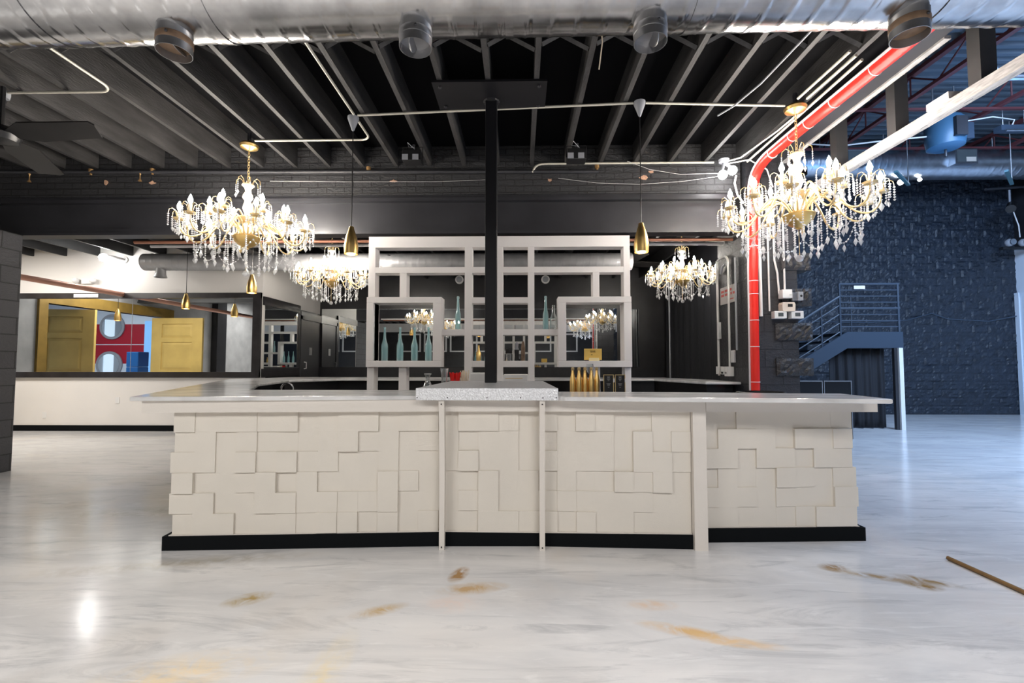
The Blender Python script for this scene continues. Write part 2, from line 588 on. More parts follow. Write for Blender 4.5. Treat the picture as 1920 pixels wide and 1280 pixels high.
def arc(c, r, a0, a1, n, plane='xy'):
    out = []
    for i in range(n + 1):
        a = R(a0 + (a1 - a0) * i / n)
        p = (r * math.cos(a), r * math.sin(a))
        out.append({'xy': (c[0] + p[0], c[1] + p[1], c[2]), 'xz': (c[0] + p[0], c[1], c[2] + p[1]), 'yz': (c[0], c[1] + p[0], c[2] + p[1])}[plane])
    return out


def bez(p0, p1, p2, p3, n=10):
    p0, p1, p2, p3 = map(Vector, (p0, p1, p2, p3))
    return [((1 - t) ** 3) * p0 + 3 * t * (1 - t) ** 2 * p1 + 3 * t * t * (1 - t) * p2 + t ** 3 * p3 for t in [i / n for i in range(n + 1)]]


def text_mesh(body, size, name, mat, parent, loc, rot, extrude=0.001):
    cu = bpy.data.curves.new('t', 'FONT')
    cu.body = body
    cu.size = size
    cu.extrude = extrude
    cu.align_x = 'CENTER'
    cu.align_y = 'CENTER'
    to = bpy.data.objects.new('t', cu)
    COL.objects.link(to)
    dg = bpy.context.evaluated_depsgraph_get()
    me = bpy.data.meshes.new_from_object(to.evaluated_get(dg))
    bpy.data.objects.remove(to)
    me.materials.clear()
    me.materials.append(mat)
    o = bpy.data.objects.new(name, me)
    COL.objects.link(o)
    o.parent = parent
    o.location = Vector(loc) - world_loc(parent)
    o.rotation_euler = rot
    return o


rnd = random.Random(7)

# ============================================================ SETTING
struct(MB().box(-17, 14, -8, 12, -0.1, 0), 'floor', FLOOR, 'glossy white and grey marbled epoxy floor with brown spills', 'floor')
struct(MB().box(-9.9, 3.06, -8, 5.9, 3.86, 3.96), 'ceiling_front', DECK, 'black deck above the joists of the bar room', 'ceiling')
struct(MB().box(-9.9, 3.5, 5.62, 11.3, 3.56, 3.66), 'ceiling_back', DECK, 'black ceiling of the low room behind the beam', 'ceiling')
for k in range(-23, 8):
    x = -0.27 + 0.4064 * k
    j = MB().box(x - 0.021, x + 0.021, -5, 5.44, 3.62, 3.861)
    struct(j, 'ceiling_joist', JOIST, 'black painted wooden joist running under the black deck to the brick strip', 'joist', group='joists over the bar')
for k in range(20):
    x = -9.3 + 0.64 * k
    struct(MB().box(x - 0.022, x + 0.022, 5.63, 11.1, 3.30, 3.561), 'ceiling_joist', JOISTD, 'dark joist of the low ceiling behind the steel beam', 'joist', group='joists of the back room')
# cross braces between the joists
for k in range(-10, 7):
    x = -0.27 + 0.4064 * k
    for s in (0, 1):
        a, b = (3.64, 3.84) if s == 0 else (3.84, 3.64)
        mb = MB().tube([(x + 0.022, 3.36 + 0.06 * s, a), (x + 0.384, 3.36 + 0.06 * s, b)], 0.021, 4)
        struct(mb, 'trim_bridging', JOIST, 'diagonal black brace crossing the gap between two ceiling joists', 'brace', group='cross braces between joists')

# beam with brick above it
mb = MB()
mb.box(-9.8, 2.56, 5.50, 5.53, 2.83, 3.20)
mb.box(-9.8, 2.56, 5.42, 5.60, 2.80, 2.832)
mb.box(-9.8, 2.56, 5.455, 5.58, 2.832, 2.885)
mb.box(-9.8, 2.56, 5.42, 5.60, 3.195, 3.235)
mb.box(-9.8, 2.56, 5.46, 5.58, 3.235, 3.275)
struct(mb, 'beam_steel', STEEL, 'long black steel beam crossing the room above the white screen', 'beam')
struct(MB().box(-9.8, 2.6, 5.44, 5.62, 3.275, 3.87), 'wall_brick_strip', BRICK, 'strip of black painted brick between beam and ceiling', 'wall')

# piers
struct(MB().box(-6.7, -6.0, 4.2, 5.42, 0, 2.80), 'pillar_left', BLOCK, 'dark grey concrete block pillar at the left edge', 'pillar')
mb = MB().box(2.64, 3.2, 5.39, 6.2, 0, 3.88)
struct(mb, 'pillar_right', PIER, 'black concrete block pillar carrying the red conduit', 'pillar')
for i, z in enumerate((2.335, 1.92, 1.525, 1.118)):
    mb = MB()
    # split-face block: coarse broken front
    n, mrow = 12, 6
    x0, x1, z0, z1 = (3.02 if i < 2 else 2.93), 3.352, z, z + 0.2
    rr = random.Random(20 + i)
    vs, fs = [], []
    for a in range(mrow + 1):
        for b in range(n + 1):
            e = 0 if a in (0, mrow) or b in (0, n) else rr.uniform(0.0, 0.03)
            vs.append((x0 + (x1 - x0) * b / n, 5.375 - e, z0 + (z1 - z0) * a / mrow))
    for a in range(mrow):
        for b in range(n):
            q = a * (n + 1) + b
            fs.append((q, q + 1, q + n + 2, q + n + 1))
    mb.add(vs, fs)
    mb.box(x0, x1, 5.376, 5.78, z0, z1)
    struct(mb, 'pillar_toothed_block', ROCKB, ('topmost', 'second from top', 'third from top', 'lowest')[i] + ' of the rough blocks jutting from the pillar', 'block', group='toothed blocks of the pillar')

# walls
struct(MB().box(-9.9, -4.85, 8.6, 8.75, 0, 3.6), 'wall_back_left', WHITEWALL, 'white wall holding the long black framed mirror', 'wall')
struct(MB().box(-4.97, -4.85, 8.751, 11.25, 2.44, 3.6), 'wall_side_upper', WHITEWALL, 'white wall above the black side doors', 'wall')
struct(MB().box(-4.97, -4.85, 8.751, 11.25, 0, 2.44), 'wall_side', BLACKWALL, 'black lower side wall with mirror and doors', 'wall')
struct(MB().box(-4.85, 3.5, 11.1, 11.25, 0, 3.6), 'wall_back', BLACKWALL, 'black rear wall behind the bar with mirrors', 'wall')
struct(MB().box(3.5, 3.6, 6.2, 11.7, 0, 6.6), 'wall_divider', BLACKWALL, 'black dividing wall between bar and tall hall', 'wall')
from mathutils import noise as mnoise
cs = 0.04
nx, nz = int((12.40 - 3.6) / cs), int(6.62 / cs)
vs, fs = [], []
for b in range(nz + 1):
    z = b * 6.62 / nz
    row = int(z / 0.2)
    for a in range(nx + 1):
        x = 3.6 + a * (12.40 - 3.6) / nx
        u = (x + (0.2 if row % 2 else 0.0)) % 0.4
        v = z % 0.2
        e = min(u, 0.4 - u, v, 0.2 - v)
        h = 0.0
        k = min(1.0, max(0.0, (e - 0.004) / 0.03))
        if k > 0:
            blk = mnoise.noise((int((x + (0.2 if row % 2 else 0)) / 0.4) * 3.7, row * 5.1, 0.3))
            h = 0.012 * k + 0.004 + 0.005 * blk + 0.026 * mnoise.noise((x * 4.0, z * 8.0, 1.7)) + 0.022 * mnoise.noise((x * 13.0, z * 24.0, 4.1))
        vs.append((x, 11.7 - max(0.0, h), z))
for b in range(nz):
    for a in range(nx):
        q = b * (nx + 1) + a
        fs.append((q, q + 1, q + nx + 2, q + nx + 1))
mb = MB().add(vs, fs).box(3.6, 12.45, 11.71, 11.9, 0, 6.62)
struct(mb, 'wall_rock', ROCK, 'tall black rock face block wall of the right hall', 'wall')
mb = MB().box(12.33, 12.5, 8.4, 11.7, 0, 4.08)
struct(mb, 'wall_right', NEARWHITE, 'white right hand wall of the tall hall', 'wall')
struct(MB().box(12.33, 12.5, -8, 11.7, 4.08, 6.62), 'wall_right_upper', BLACKWALL, 'black upper right wall of the tall hall', 'wall')
struct(MB().box(12.33, 12.5, -8, 8.4, 0, 4.08), 'wall_right_near', BLACKWALL, 'black near part of the right wall', 'wall')
struct(MB().box(-16, 12.5, -8.15, -8, 0, 3.3), 'wall_front', BLACKWALL, 'black lower front wall behind the photographer', 'wall')
struct(MB().box(-16, 12.5, -8.15, -8, 3.3, 6.62), 'wall_front_upper', WHITEWALL, 'white upper band of the front wall', 'wall')
for k in range(7):
    x = -8 + 1.7 * k
    wf = MB().box(x, x + 1.5, -7.99, -7.95, 2.0, 2.08).box(x, x + 1.5, -7.99, -7.95, 3.1, 3.2).box(x, x + 0.1, -7.99, -7.95, 2.08, 3.1).box(x + 1.4, x + 1.5, -7.99, -7.95, 2.08, 3.1)
    struct(wf, 'window_%d' % (k + 1), WHITEP, 'white framed dark window of the front wall', 'window', group='windows of the front wall')
# left wall with the entry opening
mb = MB()
mb.box(-9.9, -9.75, -8, 4.45, 0, 3.86)
mb.box(-9.9, -9.75, 7.95, 8.6, 0, 3.86)
mb.box(-9.9, -9.75, 4.45, 7.95, 2.5, 3.86)
struct(mb, 'wall_left', GREYWALL, 'grey left wall with the gold framed entry', 'wall')
struct(MB().box(-16, -9.9, 2.55, 2.7, 1.25, 2.50), 'wall_entry_red', REDPAINT, 'red band of the entry hall wall', 'wall')
struct(MB().box(-16, -9.9, 2.55, 2.70, 2.50, 3.5), 'wall_entry_upper', NEARWHITE, 'pale band above the red entry wall', 'wall')
struct(MB().box(-16, -9.9, 2.55, 2.70, 0, 1.25), 'wall_entry_lower', NEARWHITE, 'pale band below the red entry wall', 'wall')
struct(MB().box(-16, -9.9, 2.70, 2.706, 1.84, 1.865), 'trim_entry', NEARWHITE, 'thin white line across the red entry wall', 'trim')
struct(MB().box(-16.1, -16, 2.5, 9, 0, 3.5), 'wall_entry_side', NEARWHITE, 'pale far wall of the entry hall', 'wall')
struct(MB().box(-16, -9.9, 8.9, 9, 0, 3.5), 'wall_entry_back', NEARWHITE, 'pale rear wall of the entry hall', 'wall')
struct(MB().box(-16, -9.9, 2.5, 9, 3.5, 3.6), 'ceiling_entry', NEARWHITE, 'pale ceiling of the entry hall', 'ceiling')
# right-hand ceiling edge
struct(MB().box(2.80, 3.06, -6, 5.4, 3.615, 4.2), 'beam_edge', STEEL, 'deep black beam along the edge of the low ceiling', 'beam')
struct(MB().box(2.95, 3.059, -6, 11.7, 4.2, 6.62), 'wall_above_edge', BLACKWALL, 'black wall above the edge beam', 'wall')
struct(MB().box(3.061, 3.11, 3.3, 5.4, 3.60, 3.625), 'trim_ledge', RAILW, 'worn white steel ledge along the edge beam', 'trim')
# corrugated roof
pts = []
y = -5.0
while y < 11.72:
    pts += [(y, 6.52), (y + 0.07, 6.52), (y + 0.10, 6.58), (y + 0.17, 6.58)]
    y += 0.2
vs = [(3.06, p[0], p[1]) for p in pts] + [(12.5, p[0], p[1]) for p in pts]
n = len(pts)
struct(MB().add(vs, [(i, i + 1, n + i + 1, n + i) for i in range(n - 1)]), 'ceiling_roof_deck', BLUEDECK, 'ribbed steel roof deck of the tall right hall', 'roof')
# baseboards, trim on the white wall
struct(MB().box(-9.7, -4.84, 8.58, 8.6, 0, 0.105), 'baseboard_left', BASEB, 'black baseboard under the white wall', 'baseboard')
struct(MB().box(-4.85, -4.83, 8.6, 11.1, 0, 0.1), 'baseboard_side', BASEB, 'black baseboard of the side wall', 'baseboard')

# ============================================================ BAR
# --- tile-clad front
def tile_panel(p0, p1, rows=6, z0=0.100, z1=0.928, t=0.138, seed=1, ends=(0, 0), back=0.10):
    rr = random.Random(seed)
    p0, p1 = Vector((p0[0], p0[1], 0)), Vector((p1[0], p1[1], 0))
    d = (p1 - p0)
    L = d.length
    d.normalize()
    nrm = Vector((d.y, -d.x, 0))
    nc = max(1, round(L / t))
    tw = L / nc
    th = (z1 - z0) / rows
    lev = [[0] * nc for _ in range(rows)]
    for r in range(0, rows, 1):
        for c in range(nc):
            lev[r][c] = rr.choice((0.0, 0.0, 0.009, 0.009, 0.016, 0.024))
    # merge runs into larger planes, as in the cladding
    for _ in range(nc * rows // 4):
        r, c = rr.randrange(rows), rr.randrange(nc)
        v = lev[r][c]
        if rr.random() < 0.6 and c + 1 < nc: lev[r][c + 1] = v
        if rr.random() < 0.6 and r + 1 < rows: lev[r + 1][c] = v
    mb = MB()
    for r in range(rows):
        for c in range(nc):
            a = p0 + d * (tw * c)
            b = p0 + d * (tw * (c + 1))
            e0 = -rr.choice((0, 0.0, 0.02, 0.035)) if c == 0 and ends[0] else 0
            e1 = rr.choice((0, 0.0, 0.015, 0.03)) if c == nc - 1 and ends[1] else 0
            a = a + d * e0
            b = b + d * e1
            za, zb = z0 + th * r, z0 + th * (r + 1)
            f = nrm * (lev[r][c] + rr.choice((0, 0, 0, 0.0012)))
            k = -nrm * back
            q = [a + k, b + k, b + f, a + f]
            vs = [(p.x, p.y, za) for p in q] + [(p.x, p.y, zb) for p in q]
            mb.add(vs, [(0, 3, 2, 1), (4, 5, 6, 7), (0, 1, 5, 4), (1, 2, 6, 5), (2, 3, 7, 6), (3, 0, 4, 7)])
    return mb


def strip(p0, p1, f, k, z0, z1):
    """upright board from p0 to p1 in plan, f in front of and k behind that line"""
    p0, p1 = Vector((p0[0], p0[1], 0)), Vector((p1[0], p1[1], 0))
    d = (p1 - p0).normalized()
    n = Vector((d.y, -d.x, 0))
    q = [p0 - n * k, p1 - n * k, p1 + n * f, p0 + n * f]
    return MB().add([(p.x, p.y, z0) for p in q] + [(p.x, p.y, z1) for p in q],
                    [(0, 3, 2, 1), (4, 5, 6, 7), (0, 1, 5, 4), (1, 2, 6, 5), (2, 3, 7, 6), (3, 0, 4, 7)])


A0, A1, A2, A3 = (-2.37, 3.168), (-0.575, 3.278), (0.124, 3.29), (1.17, 3.256)
bar = thing('bar_counter', (-0.6, 3.35, 0), 'long cream bar front clad in stepped square tiles with black plinth', 'bar')
tile_panel(A0, A1, seed=3, ends=(1, 0)).build('tile_panel', CREAM, bar)
tile_panel(A1, A2, seed=14).build('tile_panel', CREAM, bar)
tile_panel(A2, A3, seed=27).build('tile_panel', CREAM, bar)
for p, q in ((( -2.416, 3.14), (-0.575, 3.254)), ((-0.575, 3.254), (0.124, 3.266)), ((0.124, 3.266), (1.17, 3.232))):
    strip(p, q, 0, 0.12, 0, 0.094).build('plinth', BASEB, bar)
for p, q in (((-2.545, 3.09), (-0.575, 3.205)), ((-0.575, 3.205), (0.124, 3.222)), ((0.124, 3.222), (1.172, 3.20))):
    strip(p, q, 0, 0.16, 0.9285, 1.008).build('apron', CREAM2, bar)
strip((-2.38, 3.15), (-0.575, 3.263), 0, 0.05, 0.0945, 0.0995).build('bottom_trim', CREAM2, bar)
strip((-0.575, 3.263), (1.17, 3.245), 0, 0.05, 0.0945, 0.0995).build('bottom_trim', CREAM2, bar)
MB().box(1.173, 1.262, 3.205, 3.36, 0, 1.008).build('corner_post', CREAM2, bar)

bar2 = thing('bar_counter', (1.85, 3.5, 0), 'set back right section of the cream tiled bar beyond the post', 'bar')
tile_panel((1.27, 3.385), (2.385, 3.435), seed=41, ends=(0, 1)).build('tile_panel', CREAM, bar2)
strip((1.265, 3.352), (2.453, 3.405), 0, 0.12, 0, 0.094).build('plinth', BASEB, bar2)
strip((1.264, 3.20), (2.44, 3.235), 0, 0.22, 0.9285, 1.008).build('apron', CREAM2, bar2)
strip((1.27, 3.37), (2.42, 3.42), 0, 0.05, 0.0945, 0.0995).build('bottom_trim', CREAM2, bar2)

body = [(-2.36, 3.95), (-2.9, 5.0), (-3.12, 6.1), (-2.66, 6.72), (1.92, 6.72), (2.28, 5.75), (2.6, 5.75), (2.6, 6.24), (2.2, 7.2), (-3.6, 7.3), (-4.0, 6.5), (-2.42, 3.36)]
one(MB().prism(body, 0, 1.008), 'back_bar_cabinet', BLACKGLOSS, 'black cabinet carrying the left arm and rear run of the countertop', 'cabinet')
top = [(-2.60, 3.05), (-0.705, 3.19), (0.256, 3.15), (0.30, 3.105), (2.32, 2.945), (2.365, 3.49), (1.25, 3.62), (0.35, 3.68), (-0.9, 3.86), (-2.29, 3.89), (-2.84, 5.0), (-3.06, 6.1), (-2.6, 6.65),
       (1.9, 6.65), (2.22, 5.62), (2.635, 5.60), (2.635, 6.3), (2.25, 7.35), (-3.7, 7.5), (-4.17, 6.6)]
one(MB().prism(top, 1.0085, 1.038), 'countertop', TOP, 'glossy grey marbled countertop running around the island bar', 'countertop', bevel=0.008)

# --- zinc ledge around the column, on two legs
led = thing('drink_ledge', (-0.24, 3.2, 0), 'raised hammered zinc box ledge around the column on two cream legs', 'ledge')
MB().prism([(-0.705, 3.135), (0.252, 3.135), (0.215, 4.42), (-0.665, 4.42)], 1.0385, 1.093).build('ledge_box', ZINC, led, bevel=0.004)
MB().box(-0.705, 0.252, 3.12, 3.134, 1.012, 1.093).build('ledge_fascia', ZINC, led, bevel=0.002)
for x in (-0.705, -0.49, -0.225, 0.0, 0.15, 0.24):
    MB().disc_y((min(max(x, -0.695), 0.245), 1.03), 0.004, 3.117, 3.121, 8).build('screw', DARKHOLE, led)
for x0, dx in ((-0.553, 0.0), (0.128, 0.0)):
    pro = [(3.136, 1.011), (3.165, 0.80), (3.185, 0.55), (3.19, 0.25), (3.188, 0.0), (3.232, 0.0), (3.236, 0.25), (3.232, 0.55), (3.22, 0.80), (3.199, 1.011)]
    n = len(pro)
    vs = [(x0, y, z) for y, z in pro] + [(x0 + 0.036, y, z) for y, z in pro]
    fs = [tuple(range(n - 1, -1, -1)), tuple(range(n, 2 * n))] + [(i, (i + 1) % n, n + (i + 1) % n, n + i) for i in range(n)]
    leg = MB().add(vs, fs).build('leg', CREAM2, led)
    for z, yy in ((0.985, 3.138), (0.02, 3.187)):
        MB().disc_y((x0 + 0.018, z), 0.005, yy - 0.004, yy + 0.012, 8).build('screw', DARKHOLE, leg)

# --- steel column
c = thing('steel_column', (-0.258, 4.0, 1.093), 'black square steel column standing on the zinc ledge', 'column')
MB().tbox(-0.309, -0.207, 4.0, 4.102, 1.093, 3.60, 0.006).build('post', COLUMN, c)
pl = MB().box(-0.742, 0.225, 3.75, 4.17, 3.600, 3.6195).build('ceiling_plate', COLUMN, c)
for x in (-0.68, 0.16):
    for y in (3.81, 4.11):
        MB().lathe([(0.014, 0), (0.014, 0.012), (0.001, 0.016)], 6, (x, y, 3.585)).build('bolt', STEEL, pl)
MB().lathe([(0.075, 0.0), (0.07, -0.012), (0.058, -0.02)], 12, (-0.258, 4.05, 3.60)).build('weld_collar', COLUMN, c)

# --- white lattice screen
scr = thing('lattice_screen', (-0.26, 5.53, 0), 'white openwork shelving screen of square frames behind the column', 'shelf')
F0, F1 = 5.45, 5.61
bars = [(-1.811, 1.292, 2.639, 2.772), (-1.811, -1.728, 0, 2.639), (1.217, 1.292, 0, 2.639), (-1.728, 1.217, 2.333, 2.403),
        (-0.662, -0.574, 0, 2.639), (0.089, 0.164, 0, 2.639), (-0.289, -0.207, 0, 2.639), (-1.436, -1.353, 2.041, 2.333), (0.854, 0.93, 2.041, 2.333),
        (-0.574, 0.089, 1.971, 2.041), (-0.574, 0.089, 1.592, 1.662), (-0.574, 0.089, 1.216, 1.291), (-0.93, -0.662, 1.592, 1.662), (0.164, 0.442, 1.592, 1.662),
        (-1.436, -1.345, 0, 1.216), (0.854, 0.93, 0, 1.216)]
mb = MB()
for i, (x0, x1, z0, z1) in enumerate(bars):
    e = 0.0003 * i
    mb.box(x0, x1, F0 + e, F1 - e, z0, z1)
mb.build('frame', SCREENP, scr, bevel=0.003)
for x0, x1, i0, i1 in ((-1.814, -0.928, -1.728, -1.029), (0.44, 1.295, 0.533, 1.205)):
    mb = MB()
    mb.box(x0, x1, 5.41, 5.63, 1.971, 2.041)
    mb.box(x0, x1, 5.41, 5.63, 1.216, 1.291)
    mb.box(x0, i0, 5.41, 5.63, 1.291, 1.971)
    mb.box(i1, x1, 5.41, 5.63, 1.291, 1.971)
    mb.build('display_box', SCREENP, scr, bevel=0.004)

# --- working counter inside the island
one(MB().box(-1.05, 1.7, 4.46, 4.92, 0, 0.945), 'service_counter', BLACKGLOSS, 'low black service counter inside the island bar', 'counter')

# ============================================================ BAR ITEMS
def bottle_mb(h, r, neck=0.011):
    return MB().lathe([(0.001, 0.006), (r * 0.9, 0.0), (r, 0.008), (r * 1.0, h * 0.42), (r * 0.93, h * 0.48), (r * 0.62, h * 0.58), (neck * 1.5, h * 0.68), (neck * 1.1, h * 0.93), (neck * 1.45, h * 0.935), (neck * 1.45, h * 0.965), (neck * 1.2, h), (neck * 0.8, h), (neck * 0.7, h * 0.93),
                       (neck * 1.0, h * 0.68), (r * 0.5, h * 0.58), (r * 0.83, h * 0.46), (r * 0.86, 0.02), (0.001, 0.016)], 20)


proto = bottle_mb(0.40, 0.040).build('glass_bottle', BOTTLE, None, True)
BL = ['leftmost of the four teal glass bottles in the left display box', 'second from left of the four teal bottles in the left display box',
      'third from left of the four teal bottles in the left display box', 'rightmost of the four teal glass bottles in the left display box']
for i, x in enumerate((-1.62, -1.435, -1.262, -1.095)):
    o = proto if i == 0 else proto.copy()
    if i: COL.objects.link(o)
    o.location = (x, 5.50, 1.2915)
    o.rotation_euler = (0, 0, 0.4 * i)
    tag(o, BL[i], 'bottle', 'teal bottles on the lattice screen')
o = bottle_mb(0.40, 0.034).build('glass_bottle', BOTTLE, None, True)
o.location = (-0.748, 5.52, 1.6625)
tag(o, 'tall slim teal bottle on the screen shelf left of the column', 'bottle', 'teal bottles on the lattice screen')
o2 = o.copy()
COL.objects.link(o2)
o2.location = (0.30, 5.52, 1.6625)
tag(o2, 'tall slim teal bottle on the screen shelf right of the column', 'bottle', 'teal bottles on the lattice screen')
o = bottle_mb(0.29, 0.044, 0.013).build('glass_bottle', CLEAR, None, True)
o.location = (0.392, 5.52, 1.6625)
tag(o, 'shorter clear bottle beside the tall teal bottle right of column', 'bottle', 'teal bottles on the lattice screen')
# small things in the centre openings
o = one(MB().lathe([(0.028, 0), (0.030, 0.09), (0.012, 0.13), (0.010, 0.17), (0.013, 0.171), (0.013, 0.185)], 16, (-0.50, 5.53, 1.2915)), 'gold_bottle', GOLD, 'small gold bottle on the screen shelf left of the column', 'bottle', smooth=True)
sh = thing('cocktail_shaker', (-0.14, 5.53, 1.2915), 'clear shaker with black lid on the screen shelf right of column', 'shaker')
MB().lathe([(0.030, 0), (0.036, 0.085)], 16, (-0.14, 5.53, 1.2915)).build('cup', CLEAR, sh, True)
MB().lathe([(0.038, 0.0855), (0.040, 0.09), (0.038, 0.14), (0.02, 0.145)], 16, (-0.14, 5.53, 1.2915)).build('lid', BLACKP, sh, True)
pm = thing('pepper_mill', (-0.045, 5.53, 1.2915), 'slender dark and brown mill next to the black lidded shaker', 'mill')
MB().lathe([(0.028, 0), (0.024, 0.06), (0.028, 0.13)], 14, (-0.045, 5.53, 1.2915)).build('body', BLACKP, pm, True)
MB().lathe([(0.026, 0.1305), (0.018, 0.16), (0.022, 0.2), (0.004, 0.225)], 14, (-0.045, 5.53, 1.2915)).build('head', GREYP, pm, True)
one(MB().lathe([(0.022, 0), (0.024, 0.15), (0.018, 0.2), (0.012, 0.23)], 14, (0.03, 5.53, 1.2915)), 'bitters_bottle', TAPE, 'brown bottle at the right of the mill on the screen', 'bottle', smooth=True)

# BAR card
bs = thing('bar_sign', (0.85, 5.47, 1.2915), 'yellow card reading BAR in a small stand in the right display box', 'sign')
MB().box(0.748, 0.955, 5.475, 5.479, 1.30, 1.432).build('card', YELLOW, bs)
MB().prism_y([(0.80, 1.2915), (0.925, 1.2915), (0.918, 1.325), (0.807, 1.325)], 5.455, 5.474).build('stand', YELLOWP, bs)
text_mesh('BAR', 0.034, 'lettering', DARKINK, bs, (0.853, 5.4735, 1.398), (R(90), 0, 0))
MB().box(0.828, 0.846, 5.473, 5.4745, 1.358, 1.364).build('small_lettering', DARKINK, bs)

# things on the service counter
zc = 0.9455
cf = thing('carafe', (-0.925, 4.62, zc), 'clear glass carafe with narrow waist left of the zinc ledge', 'carafe')
MB().lathe([(0.045, 0.0), (0.052, 0.05), (0.04, 0.10), (0.02, 0.145), (0.022, 0.18), (0.034, 0.21), (0.030, 0.21), (0.018, 0.18), (0.016, 0.145), (0.036, 0.10), (0.046, 0.05), (0.001, 0.01)], 20, (-0.925, 4.62, zc)).build('body', CLEAR, cf, True)
MB().lathe([(0.035, 0.206), (0.037, 0.212), (0.031, 0.212)], 20, (-0.925, 4.62, zc)).build('rim', WHITEP, cf, True)
gl = thing('tall_glass', (-0.765, 4.66, zc), 'tall clear glass with thick rim beside the red cup of straws', 'glass')
MB().lathe([(0.034, 0), (0.030, 0.12), (0.032, 0.2), (0.042, 0.265), (0.036, 0.265), (0.027, 0.2), (0.026, 0.12), (0.001, 0.02)], 18, (-0.765, 4.66, zc)).build('body', CLEAR, gl, True)
for i, (x, dx) in enumerate(((-0.682, -0.012), (-0.635, 0.012))):
    mb = MB().lathe([(0.020, 0), (0.022, 0.14), (0.026, 0.215), (0.018, 0.19), (0.016, 0.02)], 10, (x, 4.66, zc))
    for q in range(5):
        mb.tube([(x + 0.012 * math.cos(q * 1.3), 4.66 + 0.012 * math.sin(q * 1.3), zc + 0.1), (x + dx + 0.02 * math.cos(q * 1.3), 4.66 + 0.02 * math.sin(q * 1.3), zc + 0.225)], 0.005, 6)
    one(mb, 'straw_holder', REDCUP, ('left', 'right')[i] + ' of the two red holders of red straws behind the ledge', 'holder', 'red straw holders')
mb = MB()
for q in range(12):
    a = q * 2.4
    r0 = 0.008 + 0.0022 * q
    mb.tube([(-0.562 + r0 * math.cos(a), 4.66 + r0 * math.sin(a), zc + 0.02), (-0.562 + 1.7 * r0 * math.cos(a), 4.66 + 1.7 * r0 * math.sin(a), zc + 0.235 + 0.012 * math.sin(q))], 0.005, 5)
wk = thing('stick_holder', (-0.562, 4.66, zc), 'cup of pale wooden sticks right of the red straw holders', 'holder')
mb.build('sticks', BEIGEW, wk)
MB().lathe([(0.03, 0), (0.036, 0.12), (0.032, 0.12), (0.001, 0.006)], 14, (-0.562, 4.66, zc)).build('cup', BEIGEP, wk, True)
nb = thing('napkin_box', (-0.43, 4.66, zc), 'low white box on the service counter left of the column', 'box')
MB().tbox(-0.50, -0.30, 4.60, 4.80, zc, zc + 0.215, 0.008).build('body', PAPER, nb)
MB().box(-0.49, -0.31, 4.61, 4.79, zc + 0.215, zc + 0.221).build('lid', WHITEP, nb)
nb = thing('napkin_box', (-0.05, 4.66, zc), 'low white box on the service counter right of the column', 'box')
MB().tbox(-0.17, 0.075, 4.60, 4.80, zc, zc + 0.205, 0.008).build('body', PAPER, nb)
MB().box(-0.15, 0.02, 4.598, 4.5995, zc + 0.165, zc + 0.171).build('gold_strip', GOLD, nb)
# gold champagne bottles
gp = None
GS = [(0.515, 4.60), (0.575, 4.58), (0.635, 4.60), (0.695, 4.58), (0.755, 4.62)]
GLB = ['leftmost of the five gold bottles on the service counter', 'second from left of the five gold bottles', 'middle one of the five gold bottles on the service counter', 'fourth from left of the five gold bottles', 'rightmost gold bottle, beside the left black menu']
for i, (x, y) in enumerate(GS):
    if gp is None:
        gp = thing('champagne_bottle', (0, 0, 0), GLB[0], 'bottle', 'gold bottles on the service counter')
        MB().lathe([(0.030, 0), (0.030, 0.15), (0.016, 0.21), (0.012, 0.245)], 16).build('body', GOLD, gp, True)
        MB().lathe([(0.0135, 0.2455), (0.016, 0.25), (0.016, 0.27), (0.008, 0.276)], 12).build('cap', GOLDP, gp, True)
        o = gp
    else:
        o = copy_tree(gp)
    o.location = (x, y, zc)
    o['label'] = GLB[i]
# wine glass behind the bottles
wg = thing('wine_glass', (0.715, 4.80, zc), 'clear wine glass standing behind the gold bottles', 'glass')
MB().lathe([(0.036, 0), (0.034, 0.004), (0.005, 0.010), (0.005, 0.20), (0.03, 0.225), (0.042, 0.265), (0.034, 0.31), (0.031, 0.31), (0.039, 0.265), (0.028, 0.228), (0.001, 0.215)], 18, (0.715, 4.80, zc)).build('bowl', CLEAR, wg, True)
# two framed menus
for i, x in enumerate((0.86, 0.972)):
    fr = thing('menu_frame', (x, 4.57, zc), ('left', 'right')[i] + ' of the two gold framed black menu cards', 'menu', 'framed black menus')
    a, b, z0, z1 = x - 0.05, x + 0.05, zc, zc + 0.205
    MB().box(a, b, 4.565, 4.58, z0, z1).build('card', BLACKP, fr)
    mb = MB()
    for bx in ((a, a + 0.006, z0, z1), (b - 0.006, b, z0, z1), (a, b, z0, z0 + 0.008), (a, b, z1 - 0.006, z1)):
        mb.box(bx[0], bx[1], 4.560, 4.5645, bx[2], bx[3])
    mb.build('frame', GOLDP, fr)
    MB().box(b - 0.006, b + 0.006, 4.555, 4.5595, z0 + 0.13, z0 + 0.165).build('clip', PAPER, fr)
    mb = MB()
    for zz, w in ((0.185, 0.03), (0.175, 0.026), (0.162, 0.034), (0.157, 0.024), (0.143, 0.016), (0.115, 0.040), (0.108, 0.028), (0.096, 0.026), (0.08, 0.014)):
        mb.box(x - w / 2, x + w / 2, 4.5635, 4.5648, z0 + zz, z0 + zz + 0.0032)
    mb.build('lettering', GREYINK, fr)
# bin and stools behind the bar
o = one(MB().lathe([(0.15, 0), (0.19, 0.94), (0.205, 0.95), (0.205, 1.0), (0.19, 1.005), (0.185, 0.94), (0.001, 0.93)], 24, (2.17, 4.25, 0)), 'trash_bin', BLACKP, 'round black bin behind the right end of the bar', 'bin', smooth=True)
